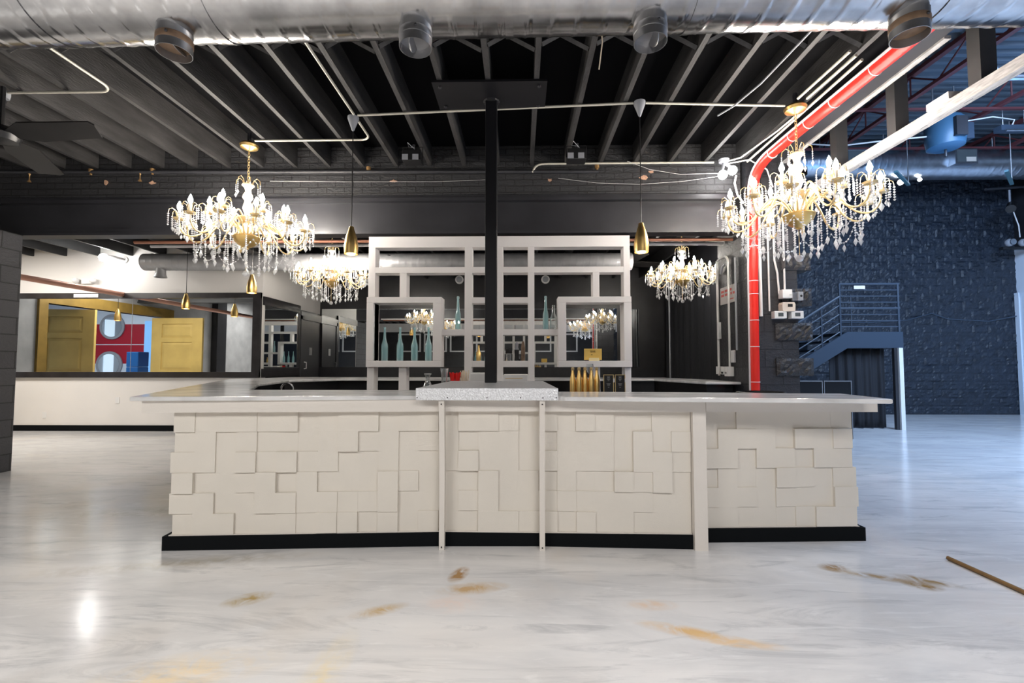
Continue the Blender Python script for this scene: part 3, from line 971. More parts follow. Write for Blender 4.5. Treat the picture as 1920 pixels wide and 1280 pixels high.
# faucet
fc = thing('faucet', (-2.62, 5.05, 0.60), 'chrome swan neck faucet in the dark well of the bar', 'faucet')
MB().tube([(-2.62, 5.05, 0.60), (-2.62, 5.05, 0.98)] + arc((-2.555, 5.05, 0.98), 0.065, 180, 0, 8, 'xz') + [(-2.49, 5.05, 0.93)], 0.011, 8).build('spout', GALV, fc, True)
MB().box(-2.72, -2.4, 4.95, 5.25, 0, 0.60).build('sink_stand', BLACKGLOSS, fc)

# ============================================================ CHANDELIERS (origin at the canopy, z down)
def beads(x, y, z, n, r, step, tear=0.0):
    """a strand of faceted beads threaded on a wire, with a teardrop if asked"""
    end = z - step * (n - 1) - (2.2 * tear + r if tear else 0)
    d = MB().tube([(x, y, z + r), (x, y, end)], 0.0012, 3)
    for b in range(n): d.octa((x, y, z - step * b), r)
    if tear: d.octa((x, y, end), tear, tear * 1.9)
    return d


def make_chandelier():
    ch = thing('chandelier', (0, 0, 0), '', 'chandelier', 'crystal chandeliers')
    MB().lathe([(0.02, -0.075), (0.085, -0.045), (0.095, -0.02), (0.08, 0.0)], 24).build('canopy', GOLD, ch, True)
    MB().tube([(0, 0, -0.01), (0, 0, 0.12)], 0.02, 8).build('mount', STEEL, ch)
    # chain
    mb = MB()
    z = -0.075
    i = 0
    while z > -0.40:
        pts = [(0.011 * math.cos(R(a)) * (1 if i % 2 else 0), 0.011 * math.cos(R(a)) * (0 if i % 2 else 1), z - 0.016 + 0.020 * math.sin(R(a))) for a in range(0, 361, 45)]
        mb.tube(pts, 0.0035, 5, cap=False)
        z -= 0.031
        i += 1
    mb.build('chain', GOLDP, ch)
    # turned column
    MB().lathe([(0.010, -0.40), (0.014, -0.425), (0.055, -0.44), (0.062, -0.455), (0.035, -0.48), (0.026, -0.52), (0.046, -0.555), (0.052, -0.585), (0.030, -0.62), (0.040, -0.66), (0.048, -0.70), (0.036, -0.735), (0.026, -0.76),
                (0.030, -0.79)], 18).build('column', IVORY, ch, True)
    MB().lathe([(0.028, -0.79), (0.095, -0.80), (0.10, -0.81), (0.07, -0.845), (0.035, -0.86)], 20).build('upper_bowl', GOLDP, ch, True)
    MB().lathe([(0.030, -0.86), (0.048, -0.885), (0.055, -0.92), (0.040, -0.965), (0.05, -0.99)], 18).build('lower_column', IVORY, ch, True)
    MB().lathe([(0.05, -0.99), (0.125, -1.0), (0.135, -1.012), (0.115, -1.06), (0.07, -1.10), (0.02, -1.125), (0.02, -1.135)], 24).build('basket_bowl', GOLD, ch, True)
    # crown of hooks with drops
    for k in range(6):
        a = R(60 * k + 10)
        mb = MB().tube([(r_ * math.cos(a), r_ * math.sin(a), z_) for r_, z_ in ((0.045, -0.445), (0.055, -0.40), (0.085, -0.375), (0.115, -0.40), (0.12, -0.44))], 0.0035, 5)
        cx, cy = 0.12 * math.cos(a), 0.12 * math.sin(a)
        hk = mb.build('crown_hook', GOLDP, ch)
        beads(cx, cy, -0.452, 4, 0.009, 0.02, 0.016).build('crystal_drop', CRYSTAL, hk)

    # one arm along +x; its copies share the meshes
    def arm(r_end, z_start, z_top, z_low, z_end, r_start=0.05):
        a = MB().tube(bez((r_start, 0, z_start), (r_start + 0.10, 0, z_top), (r_end * 0.38, 0, z_top), (r_end * 0.58, 0, (z_top + z_low) / 2 - 0.02), 7)[:-1] +
                      bez((r_end * 0.58, 0, (z_top + z_low) / 2 - 0.02), (r_end * 0.72, 0, z_low - 0.03), (r_end, 0, z_low - 0.06), (r_end, 0, z_end), 8), 0.0085, 7).build('arm', GOLDP, ch, True)
        c = (r_end, 0, z_end)
        MB().lathe([(0.008, -0.01), (0.045, 0.0), (0.055, 0.015), (0.02, 0.018)], 14, c).build('drip_cup', GOLDP, a, True)
        MB().lathe([(0.013, 0.018), (0.013, 0.095)], 10, c).build('candle_sleeve', CANDLE, a, True)
        MB().lathe([(0.009, 0.096), (0.019, 0.115), (0.021, 0.135), (0.012, 0.162), (0.002, 0.185)], 10, c).build('bulb', BULB, a, True)
        for k in range(5):
            q = R(72 * k + 18)
            hx, hy = math.cos(q), math.sin(q)
            pr = [(0.02, 0.03), (0.035, 0.085), (0.06, 0.10), (0.085, 0.085), (0.092, 0.05)]
            sp = MB().tube([(c[0] + r_ * hx, r_ * hy, c[2] + z_) for r_, z_ in pr], 0.0028, 4)
            hk = sp.build('spray_hook', GOLDP, a)
            beads(c[0] + 0.092 * hx, 0.092 * hy, c[2] + 0.038, 6, 0.0105, 0.021).build('crystal_strand', CRYSTAL, a)
            beads(c[0] + 0.052 * hx, 0.052 * hy, c[2] - 0.002, 4, 0.0095, 0.020, 0.014).build('crystal_strand', CRYSTAL, a)
        beads(c[0], 0, c[2] - 0.035, 2, 0.011, 0.024, 0.022).build('crystal_drop', CRYSTAL, a)
        return a

    lo = arm(0.585, -0.99, -0.80, -1.08, -0.93)
    hi = arm(0.345, -0.83, -0.72, -0.92, -0.80, 0.04)
    for k in range(12):
        a = lo if k == 0 else copy_tree(lo)
        a.rotation_euler = (0, 0, R(30 * k + 8))
    for k in range(6):
        a = hi if k == 0 else copy_tree(hi)
        a.rotation_euler = (0, 0, R(60 * k + 23))
    # hanging strands under the arms
    def strand(nb, name='crystal_strand'):
        return beads(0, 0, 0, nb, 0.0105, 0.022, 0.021)
    for ring, (rad, zt, nb, cnt, ph) in enumerate(((0.44, -1.09, 6, 12, 0), (0.30, -1.02, 10, 10, 12), (0.17, -1.05, 11, 8, 30))):
        p = strand(nb).build('crystal_strand', CRYSTAL, ch)
        for k in range(cnt):
            o = p if k == 0 else p.copy()
            if k:
                COL.objects.link(o)
            q = R(360 * k / cnt + ph)
            o.location = (rad * math.cos(q), rad * math.sin(q), zt - 0.02 * ((k * 5) % 3))
    # swags
    p = MB()
    n = 11
    for b in range(n):
        u = b / (n - 1)
        q = R(-15 + 30 * u)
        pt = (0.46 * math.cos(q), 0.46 * math.sin(q), -1.13 - 0.11 * math.sin(math.pi * u))
        p.octa(pt, 0.010)
        if b: p.tube([prev, pt], 0.0012, 3)
        prev = pt
    p.tube([(0.46, 0, -1.24), (0.46, 0, -1.29)], 0.0012, 3)
    p.octa((0.46, 0, -1.29), 0.020, 0.038)
    p = p.build('crystal_swag', CRYSTAL, ch)
    for k in range(12):
        o = p if k == 0 else p.copy()
        if k: COL.objects.link(o)
        o.rotation_euler = (0, 0, R(30 * k + 23))
    MB().tube([(0, 0, -1.13), (0, 0, -1.37)], 0.003, 5).build('pendant_wire', GOLDP, ch)
    MB().ball((0, 0, -1.40), 0.032, 12, 8).build('crystal_ball', CRYSTAL, ch, True)
    return ch


chd = make_chandelier()
CH = [((-2.895, 4.80, 3.60), 0, 'crystal chandelier nearest the left end of the bar, hung from a conduit', 1.0),
      ((2.505, 4.17, 3.60), 17, 'crystal chandelier in front of the red conduit, nearest the tall hall', 1.0),
      ((-3.08, 7.45, 3.50), 9, 'crystal chandelier in the back room left of the white screen', 0.9),
      ((2.60, 7.45, 3.45), 25, 'crystal chandelier in the back room right of the white screen', 0.855)]
for i, (p, a, lab, pw) in enumerate(CH):
    o = chd if i == 0 else copy_tree(chd)
    o.location = p
    o.rotation_euler = (0, 0, R(a))
    o['label'] = lab
    o.scale = (pw, pw, pw)

# ============================================================ PENDANTS (origin at the canopy)
def make_pendant(drop):
    p = thing('pendant_lamp', (0, 0, 0), '', 'pendant lamp', 'gold bullet pendant lamps')
    MB().lathe([(0.052, 0.0), (0.052, -0.02), (0.012, -0.13), (0.004, -0.14)], 18).build('canopy', GREYP, p, True)
    MB().tube([(0, 0, -0.13), (0, 0, -drop + 0.02)], 0.0045, 6).build('cord', BLACKP, p)
    MB().lathe([(0.010, 0.03), (0.022, 0.025), (0.026, 0.0), (0.030, -0.01), (0.052, -0.08), (0.066, -0.16), (0.062, -0.235), (0.059, -0.235), (0.062, -0.16), (0.048, -0.08), (0.02, -0.012)], 24, (0, 0, -drop)).build('lamp_shade', GOLD, p, True)
    MB().ball((0, 0, -drop - 0.19), 0.03, 12, 8).build('bulb', BULBP, p, True)
    return p


PD = [((-1.60, 4.31, 3.615), 1.09, 'gold bullet pendant lamp hanging left of the white screen'), ((1.075, 4.10, 3.615), 1.135, 'gold bullet pendant lamp hanging at the right edge of the white screen'),
      ((-5.80, 7.9, 3.56), 1.12, 'gold bullet pendant lamp close to the long black framed mirror'), ((-3.74, 6.35, 3.60), 1.13, 'gold bullet pendant lamp below the left chandelier'), ((-9.0, 7.0, 3.55), 1.1, 'gold bullet pendant lamp seen only in the mirror beside the gold doors')]
for p, d, lab in PD:
    o = make_pendant(d)
    o.location = p
    o['label'] = lab

# ============================================================ MAIN DUCT
def spiral_duct(x0, x1, ca, cb, r, pitch, step=0.014, n=56):
    """spiral lock-seam pipe from x0 to x1, centre (y, z) going from ca to cb"""
    nx = int((x1 - x0) / step)
    vs, fs = [], []
    for i in range(nx + 1):
        x = x0 + (x1 - x0) * i / nx
        u = i / nx
        cy, cz = ca[0] + (cb[0] - ca[0]) * u, ca[1] + (cb[1] - ca[1]) * u
        for k in range(n):
            q = 2 * math.pi * k / n
            ph = (x / pitch + k / n) % 1.0
            rr = r + (0.004 if ph < 0.11 else 0.0)
            vs.append((x, cy + rr * math.cos(q), cz + rr * math.sin(q)))
    for i in range(nx):
        for k in range(n):
            a, b = i * n + k, i * n + (k + 1) % n
            fs.append((a, b, b + n, a + n))
    return MB().add(vs, fs)


def duct_at(x):
    u = (x + 5.0) / 10.0
    return (2.475 - 0.13 * u, 3.342)


dk = thing('spiral_duct', (0, 2.4, 3.05), 'large galvanised spiral duct across the top of the picture', 'duct')
spiral_duct(-5.0, 5.0, duct_at(-5), duct_at(5), 0.275, 0.135).build('pipe', GALV, dk, True)
for x in (-2.62, -1.66, -0.06, 0.92, 2.18):
    cy, cz = duct_at(x)
    mb = MB()
    n = 48
    for s in (0,):
        vs, fs = [], []
        for xx, rr in ((x - 0.022, 0.276), (x - 0.022, 0.2805), (x + 0.022, 0.2805), (x + 0.022, 0.276)):
            for k in range(n):
                q = 2 * math.pi * k / n
                vs.append((xx, cy + rr * math.cos(q), cz + rr * math.sin(q)))
        for i in range(3):
            for k in range(n):
                a, b = i * n + k, i * n + (k + 1) % n
                fs.append((a, b, b + n, a + n))
        mb.add(vs, fs)
    mb.build('joint_band', GALV, dk, True)
for i, x in enumerate((-1.895, -0.565, 0.69, 2.03)):
    cy, cz = duct_at(x)
    yy = cy - 0.005
    oc = MB().lathe([(0.098, 3.09), (0.086, 3.075), (0.086, 2.955), (0.083, 2.955), (0.083, 3.09)], 28, (x, yy, 0)).build('outlet_collar', GALVD, dk, True)
    MB().lathe([(0.0870, 3.0), (0.0885, 3.003), (0.0885, 3.035), (0.0870, 3.038)], 28, (x, yy, 0)).build('collar_band', TAPE if i in (0, 3) else GALVD, oc, True)
    mt = Matrix.Translation((x, yy, 3.02)) @ Matrix.Rotation(R((60, -68, 62, -40)[i]), 4, 'Y' if i != 2 else 'Y') @ Matrix.Rotation(R(20), 4, 'Z')
    MB().lathe([(0.0001, -0.001), (0.078, -0.001), (0.078, 0.001), (0.0001, 0.001)], 24, mat=mt).build('damper_blade', GALVD, oc)
    sc = Matrix.Translation((x + 0.02, yy - 0.09, 3.02))
    MB().ball((0, 0, 0), 0.008, 8, 5, mat=sc).build('wing_nut', STEEL, oc, True)

# ============================================================ CONDUITS AND PIPES
def pipe(pts, r, name, mat, label, cat='conduit', n=10, group=None):
    return one(MB().tube(pts, r, n), name, mat, label, cat, group, smooth=True)


zz = 3.605
pipe([(-3.50, 2.80, zz), (-3.50, 3.72, zz)] + arc((-3.62, 3.72, zz), 0.12, 0, 90, 6) + [(-4.45, 3.84, zz)], 0.011, 'bent_conduit', CONDUIT, 'cream conduit bending above the ceiling fan')
jb = thing('junction_box', (-4.50, 3.84, 3.56), 'round dark junction box where the left conduit ends', 'box')
MB().lathe([(0.05, 0), (0.055, 0.03), (0.055, 0.055)], 16, (-4.50, 3.84, 3.56)).build('body', GREYP, jb, True)
MB().ball((-4.50, 3.84, 3.53), 0.035, 10, 6).build('knob', STEEL, jb, True)
pipe([(-1.57, 2.80, zz), (-1.57, 4.24, zz)], 0.011, 'long_conduit', CONDUIT, 'cream conduit running along the ceiling to the left pendant')
pipe([(-1.57, 4.37, zz)] + arc((-1.67, 4.64, zz), 0.10, 0, 90, 6) + [(-2.80, 4.74, zz)], 0.011, 'bent_conduit', CONDUIT, 'cream conduit bending from the left pendant to the left chandelier')
pipe([(-1.54, 4.26, zz), (1.02, 4.10, zz)], 0.011, 'cross_conduit', CONDUIT, 'cream conduit crossing the ceiling between the two front pendants')
pipe([(1.13, 4.10, zz), (2.41, 4.17, zz)], 0.011, 'cross_conduit', CONDUIT, 'cream conduit from the right pendant to the right chandelier')
pipe([(0.14, 5.36, 3.50), (0.17, 5.36, 3.56)] + bez((0.17, 5.36, 3.56), (0.2, 5.36, 3.60), (0.25, 5.36, 3.602), (0.34, 5.36, 3.604), 5)[1:] + [(2.26, 5.36, 3.604)], 0.012, 'wall_conduit', CONDUIT, 'cream conduit along the brick strip towards the twin lamp')
sp = thing('sprinkler_pipe', (-2, 5.37, 3.5), 'dark fire sprinkler pipe with brass heads along the brick strip', 'pipe')
MB().tube([(-6.4, 5.37, 3.56), (0.92, 5.37, 3.51)], 0.022, 10).build('pipe', STEEL, sp, True)
for x in (-5.15, -4.4, -1.80, 0.9):
    h = MB().lathe([(0.013, 0.0), (0.013, 0.03), (0.026, 0.035), (0.026, 0.07)], 10, (x, 5.37, 3.515)).build('fitting', BRASS, sp, True)
for x in (-5.9, -4.55):
    MB().lathe([(0.02, -0.10), (0.02, -0.095), (0.006, -0.07), (0.006, -0.02), (0.014, 0.0)], 10, (x, 5.37, 3.535)).build('sprinkler_head', BRASS, sp, True)
pipe([(-7.50, 3.4, 2.555), (-7.50, 8.599, 2.555)], 0.045, 'copper_pipe', COPPER, 'thick copper coloured pipe running into the long mirror', 'pipe', 14)
cp = thing('copper_pipe', (-3.3, 6.3, 2.70), 'thin reddish pipe under the rear of the steel beam', 'pipe')
MB().tube([(-4.9, 5.74, 2.795), (2.63, 5.74, 2.795)], 0.022, 10).build('pipe', COPPERD, cp, True)
pipe([(-4.9, 6.0, 2.81), (2.63, 6.0, 2.81)], 0.02, 'white_pipe', WHITEPIPE, 'white pipe running behind the steel beam', 'pipe')
# masonry patches and wires on the brick strip
for i, (x, z, w, h) in enumerate(((-5.02, 3.45, 0.05, 0.06), (-4.45, 3.44, 0.07, 0.04), (-1.52, 3.44, 0.07, 0.03), (1.46, 3.46, 0.10, 0.055), (1.55, 3.53, 0.07, 0.03), (0.35, 3.44, 0.05, 0.03))):
    mb = MB()
    pts = [(x + w * (0.5 + 0.18 * math.sin(3.1 * k + i)) * math.cos(k * math.pi / 4), z + h * (0.5 + 0.2 * math.cos(2.3 * k + i)) * math.sin(k * math.pi / 4)) for k in range(8)]
    mb.prism_y(pts, 5.432, 5.441)
    struct(mb, 'wall_bare_patch', MASONRY, 'patch of bare orange masonry on the black brick strip', 'patch', group='bare masonry patches')
pipe([(-3.0, 5.41, 3.44), (-2.0, 5.41, 3.425), (-1.0, 5.41, 3.42), (-0.32, 5.41, 3.44)], 0.002, 'thin_cable', WHITEPIPE, 'thin pale cable sagging along the brick strip left of the column', 'cable', 5)
pipe([(0.45, 5.41, 3.45), (0.9, 5.41, 3.39), (1.4, 5.41, 3.37), (1.9, 5.41, 3.40), (2.35, 5.41, 3.46)], 0.0022, 'thin_cable', WHITEPIPE, 'thin pale cable sagging along the brick strip right of the column', 'cable', 5)
pipe([(1.24, 5.30, 3.60), (1.5, 5.30, 3.50), (1.85, 5.30, 3.44), (2.3, 5.30, 3.45)], 0.0025, 'thin_cable', WHITEPIPE, 'thin pale cable drooping from the wall conduit to the pillar', 'cable', 5)
# dangling strings below the duct
for i, (x, l) in enumerate(((0.137, 0.10), (0.543, 0.36), (0.95, 0.07))):
    pipe([(x, 3.05, 3.625), (x + 0.01, 3.04, 3.60 - l * 0.5), (x - 0.012, 3.05, 3.60 - l)], 0.0045, 'hanging_string', BEIGEW, ('short', 'longest', 'shortest')[i] + ' of the beige strings dangling below the duct', 'string', 5, 'strings below the duct')

# red conduit
rp = thing('red_conduit', (2.7, 5.3, 0.9), 'thick bright red conduit along the ceiling edge and down the pillar', 'conduit')
path = [(2.775, 2.78, 3.55), (2.76, 3.4, 3.545), (2.725, 4.7, 3.535)] + [tuple(p) for p in bez((2.72, 4.85, 3.53), (2.71, 5.12, 3.53), (2.70, 5.29, 3.48), (2.69, 5.32, 3.28), 10)] + [(2.665, 5.325, 2.3), (2.655, 5.325, 0.93)]
MB().tube(path, 0.052, 16).build('conduit', RED, rp, True)
mb = MB().tube([(p[0] - 0.055, p[1] - 0.0, p[2] + 0.02) for p in path], 0.012, 6)
mb.build('pale_cable', M('pale_lilac_cable', (0.62, 0.56, 0.60), 0.5), rp, True)
for (x, y, z, ax) in ((2.757, 3.55, 3.544, 'y'), (2.743, 4.0, 3.540, 'y'), (2.735, 4.35, 3.538, 'y'), (2.729, 4.6, 3.536, 'y'), (2.716, 4.95, 3.52, 'y'), (2.685, 5.325, 3.1, 'z'), (2.675, 5.325, 2.6, 'z'), (2.665, 5.325, 2.2, 'z'), (2.663, 5.325, 2.05, 'z'), (2.66, 5.325, 1.75, 'z'), (2.658, 5.325, 1.45, 'z'), (2.656, 5.325, 1.05, 'z')):
    d = Vector((0, 1, 0)) if ax == 'y' else Vector((0, 0, 1))
    c0 = Vector((x, y, z))
    MB().tube([c0 - d * 0.004, c0 + d * 0.004], 0.056, 16).build('cable_tie', WHITEP, rp, True)

# white conduits at the ceiling edge
mb3 = [([(2.46, 3.4, 3.585), (2.44, 4.02, 3.585)], 'leftmost of the thin white conduits beside the red one'), ([(2.54, 3.45, 3.585), (2.52, 4.02, 3.585)], 'middle one of the thin white conduits beside the red one'), ([(2.62, 3.5, 3.585), (2.62, 5.3, 3.585)], 'thin white conduit closest to the red one')]
for p, lab in mb3:
    pipe(p, 0.012, 'thin_conduit', CONDUIT, lab, 'conduit', 8, 'white conduits beside the red one')
pipe([(2.05, 3.2, 3.6), (1.98, 3.75, 3.56), (1.92, 4.1, 3.57), (1.86, 4.3, 3.59)], 0.008, 'thin_cable', GREYP, 'grey cable drooping between the joists near the white conduits', 'cable', 6)
pipe([(2.36, 5.36, 3.60), (2.5, 5.2, 3.59), (2.58, 4.6, 3.59), (2.6, 4.2, 3.59)], 0.009, 'thin_cable', WHITEPIPE, 'white cable looping from the twin lamp to the ceiling edge', 'cable', 6)
pipe([(2.40, 5.36, 3.585), (2.62, 5.26, 3.59), (2.85, 5.32, 3.50), (2.93, 5.35, 3.30)], 0.008, 'thin_cable', WHITEPIPE, 'white cable looping from the twin lamp over the red conduit', 'cable', 6)
pipe([(2.52, 5.37, 3.45), (2.50, 5.37, 3.36), (2.53, 5.37, 3.22), (2.60, 5.37, 3.12)], 0.011, 'thin_cable', WHITEPIPE, 'white cable hugging the pillar left of the red conduit', 'cable', 6)

# pillar front conduits
pipe([(2.765, 5.365, 3.55), (2.765, 5.365, 1.80)], 0.019, 'vertical_conduit', WHITEPIPE, 'thick white conduit down the pillar just right of the red one', 'conduit', 10, 'conduits on the pillar front')
pipe([(2.865, 5.37, 3.2), (2.865, 5.37, 1.86)], 0.010, 'vertical_conduit', WHITEPIPE, 'thin white conduit ending at the left wall display', 'conduit', 8, 'conduits on the pillar front')
pipe([(2.93, 5.37, 3.2), (2.935, 5.37, 2.45), (2.965, 5.37, 2.30), (2.98, 5.37, 2.05)], 0.011, 'vertical_conduit', WHITEPIPE, 'bent white conduit entering the white box on the pillar', 'conduit', 8, 'conduits on the pillar front')
pipe([(3.045, 5.37, 3.2), (3.045, 5.37, 2.05)], 0.011, 'vertical_conduit', WHITEPIPE, 'straight white conduit entering the white box on the pillar', 'conduit', 8, 'conduits on the pillar front')

# boxes and thermostats on the pillar (front face y = 5.39, blocks at 5.345)
o = thing('control_box', (3.03, 5.34, 1.99), 'square white box where two conduits meet on the pillar', 'box')
MB().tbox(2.975, 3.085, 5.29, 5.385, 2.00, 2.10, 0.006).build('cover', WHITEP, o)
MB().box(3.05, 3.075, 5.287, 5.2895, 2.035, 2.038).build('slot', DARKHOLE, o)
o = thing('junction_box', (3.16, 5.33, 1.97), 'grey metal box with a round hole right of the white box', 'box')
MB().tbox(3.15, 3.205, 5.285, 5.343, 1.972, 2.072, 0.004).build('cover', GREYP, o)
MB().tbox(3.09, 3.148, 5.30, 5.343, 1.975, 2.065, 0.004).build('back_box', GALVD, o)
MB().disc_y((3.18, 2.024), 0.013, 5.282, 5.2845, 14).build('hole', DARKHOLE, o)
o = thing('thermostat', (3.045, 5.36, 1.84), 'beige rounded thermostat above the two white displays', 'thermostat')
MB().prism_y([(2.975, 1.93), (2.985, 1.955), (3.11, 1.955), (3.122, 1.93), (3.118, 1.86), (3.11, 1.85), (2.99, 1.85), (2.978, 1.86)], 5.30, 5.388).build('cover', BEIGEP, o)
MB().box(3.035, 3.088, 5.297, 5.2995, 1.90, 1.935).build('display', DARKHOLE, o)
for i, x in enumerate((2.89, 3.08)):
    o = thing('wall_display', (x + 0.065, 5.36, 1.77), ('left', 'right')[i] + ' of two wide white wall displays below the beige thermostat', 'thermostat', 'white displays on the pillar')
    MB().tbox(x, x + 0.138, 5.31, 5.388, 1.77, 1.855, 0.004).build('cover', WHITEP, o)
    MB().box(x + 0.04, x + 0.098, 5.307, 5.3095, 1.793, 1.834).build('display', SCREEN, o)

# pillar side face (x = 2.64): conduits, sign, boxes
pipe([(2.62, 6.05, 2.42)] + [(2.615, 6.05 - 0.10 + 0.10 * math.cos(R(a)), 2.42 + 0.10 * math.sin(R(a))) for a in range(10, 91, 16)] + [(2.615, 5.95, 2.52), (2.615, 5.92, 2.52)], 0.014, 'bent_conduit', GREYP, 'dark conduit elbow at the top of the pillar side', 'conduit', 8)
pipe([(2.618, 6.15, 2.62), (2.618, 5.98, 2.63)] + [(2.618, 5.96 + 0.0 - 0.11 * math.sin(R(a)), 2.52 + 0.11 * math.cos(R(a))) for a in range(10, 91, 16)] + [(2.618, 5.85, 2.3), (2.618, 5.86, 1.22)], 0.014, 'vertical_conduit', WHITEPIPE, 'white conduit bending down the side face of the pillar to the outlets', 'conduit', 8)
pipe([(2.618, 5.66, 2.55), (2.618, 5.66, 1.42)], 0.013, 'vertical_conduit', GREYP, 'grey conduit down the side face of the pillar near its corner', 'conduit', 8)
pipe([(2.622, 6.19, 2.62), (2.622, 6.19, 1.10)], 0.016, 'vertical_conduit', WHITEPIPE, 'white conduit along the rear edge of the pillar side', 'conduit', 8)
sg = thing('wall_sign', (2.637, 5.9, 2.03), 'pale board with red lettering on the side of the pillar', 'sign')
MB().box(2.628, 2.639, 5.70, 6.12, 2.02, 2.24).build('board', PINKCARD, sg)
mb = MB()
rr = random.Random(5)
for zr, hh, ya, yb in ((2.17, 0.030, 5.80, 6.09), (2.12, 0.030, 5.73, 6.09), (2.06, 0.012, 5.74, 5.84)):
    y = yb
    while y > ya:
        w = rr.uniform(0.012, 0.02)
        mb.box(2.6265, 2.628, y - w, y, zr, zr + hh)
        if rr.random() < 0.7: mb.box(2.6262, 2.6264, y - w * 0.7, y - w * 0.3, zr + hh * 0.3, zr + hh * 0.7)
        y -= w + (0.028 if rr.random() < 0.2 else 0.005)
mb.build('lettering', REDINK, sg)
o = thing('wall_outlet', (2.62, 5.93, 1.12), 'pair of white outlet boxes at the foot of the pillar conduit', 'outlet')
MB().tbox(2.56, 2.639, 5.90, 5.99, 1.12, 1.22, 0.005).build('box', WHITEP, o)
MB().tbox(2.555, 2.639, 5.79, 5.88, 1.10, 1.22, 0.005).build('box', WHITEP, o)
for y in (5.925, 5.955, 5.82, 5.85):
    MB().box(2.553, 2.5595, y, y + 0.012, 1.13, 1.155).build('socket', DARKHOLE, o)
o = one(MB().tbox(2.61, 2.639, 5.74, 5.82, 1.27, 1.42, 0.004), 'switch_plate', WHITEP, 'tall white switch plate above the outlets on the pillar side', 'switch')
o = one(MB().tbox(2.58, 2.638, 6.10, 6.19, 1.12, 1.22, 0.004), 'outlet_box', WHITEP, 'white outlet box at the rear edge of the pillar', 'outlet')
o = one(MB().tbox(2.60, 2.638, 6.13, 6.18, 1.58, 1.80, 0.004), 'handset', WHITEP, 'slim white handset on the rear edge of the pillar', 'handset')

# ============================================================ LAMPS ON THE CEILING
for i, x in enumerate((-1.16, 0.60)):
    y0, z0 = 4.87, 3.49
    o = thing('stage_light', (x, y0, 3.4), 'small black stage light on the joist ' + ('left' if i == 0 else 'right') + ' of the column', 'stage light', 'stage lights on the joists')
    MB().tbox(x - 0.10, x + 0.10, y0 - 0.05, y0 + 0.10, 3.42, 3.535, 0.006).build('housing', BLACKP, o)
    for s in (-0.066, 0.045):
        MB().box(x + s - 0.034, x + s + 0.03, y0 - 0.054, y0 - 0.0505, 3.425, 3.485).build('lens_panel', GREYP, o)
    mb = MB().tube([(x - 0.106, y0 + 0.02, 3.47), (x - 0.106, y0 + 0.02, 3.59), (x + 0.106, y0 + 0.02, 3.59), (x + 0.106, y0 + 0.02, 3.47)], 0.006, 4)
    mb.build('bracket', BLACKP, o)
    MB().tube([(x, y0 + 0.02, 3.535), (x + 0.01, y0 + 0.02, 3.618)], 0.014, 8).build('clamp', STEEL, o)
    MB().tube([(x + 0.02, y0, 3.58), (x - 0.05, y0 + 0.03, 3.60), (x - 0.04, y0 - 0.06, 3.605), (x + 0.03, y0 - 0.02, 3.55)], 0.004, 5).build('safety_cable', GREYP, o)
o = thing('twin_floodlight', (2.34, 5.3, 3.4), 'pair of lit white flood lamps under the ceiling beside the pillar', 'floodlight')
MB().lathe([(0.06, 3.60), (0.055, 3.57), (0.02, 3.56)], 14, (2.34, 5.28, 0)).build('base', GREYP, o, True)
for dx, dz in ((-0.05, -0.05), (0.06, 0.0)):
    MB().ball((2.34 + dx, 5.20, 3.44 + dz), 0.05, 14, 8).build('lamp', LAMPT, o, True)
    MB().tube([(2.34, 5.28, 3.565), (2.34 + dx, 5.22, 3.485 + dz)], 0.018, 8).build('arm', GREYP, o, True)
o = thing('floodlight', (-7.5, 8.15, 3.1), 'glaring lit flood lamp below the low ceiling above the copper pipe', 'floodlight')
MB().tube([(-7.5, 8.6, 3.22), (-7.5, 8.3, 3.22), (-7.5, 8.16, 3.18)], 0.02, 8).build('arm', WHITEP, o, True)
MB().disc_y((-7.5, 3.22), 0.06, 8.57, 8.599, 16).build('base', WHITEP, o)
MB().ball((-7.5, 8.13, 3.16), 0.07, 14, 8).build('lamp', LAMPW, o, True)

# ceiling fan on the left
def fan(name, c, r, ph, lab, blades=3, top=3.62):
    o = thing(name, c, lab, 'ceiling fan')
    x, y, z = c
    MB().tube([(x, y, z + 0.06), (x, y, top)], 0.018, 8).build('rod', BLACKP, o, True)
    MB().lathe([(0.04, -0.07), (0.11, -0.05), (0.13, 0.0), (0.10, 0.06), (0.03, 0.08)], 20, c).build('motor', BLACKP, o, True)
    for k in range(blades):
        a = 360 / blades * k + ph
        m = Matrix.Translation(c) @ Matrix.Rotation(R(a), 4, 'Z') @ Matrix.Rotation(R(-13), 4, 'X')
        pl = [(0.12, -0.06), (0.3, -0.13), (r * 0.98, -0.10), (r, -0.06), (r * 0.92, 0.085), (0.3, 0.10), (0.12, 0.05)]
        b = MB()
        n = len(pl)
        b.add([(u, v, -0.006) for u, v in pl] + [(u, v, 0.006) for u, v in pl], [tuple(range(n - 1, -1, -1)), tuple(range(n, 2 * n))] + [(i, (i + 1) % n, n + (i + 1) % n, n + i) for i in range(n)], m)
        b.build('blade', BLADE, o)
    return o


fan('ceiling_fan', (-4.42, 3.78, 3.20), 0.93, -4, 'black three bladed ceiling fan at the left edge under the joists')
fan('ceiling_fan', (-2.55, 8.9, 3.13), 0.95, 20, 'black ceiling fan in the back room seen through the left of the screen', 4, 3.3)
fan('ceiling_fan', (1.95, 8.7, 3.13), 0.95, 10, 'black ceiling fan in the back room seen through the right of the screen', 4, 3.3)

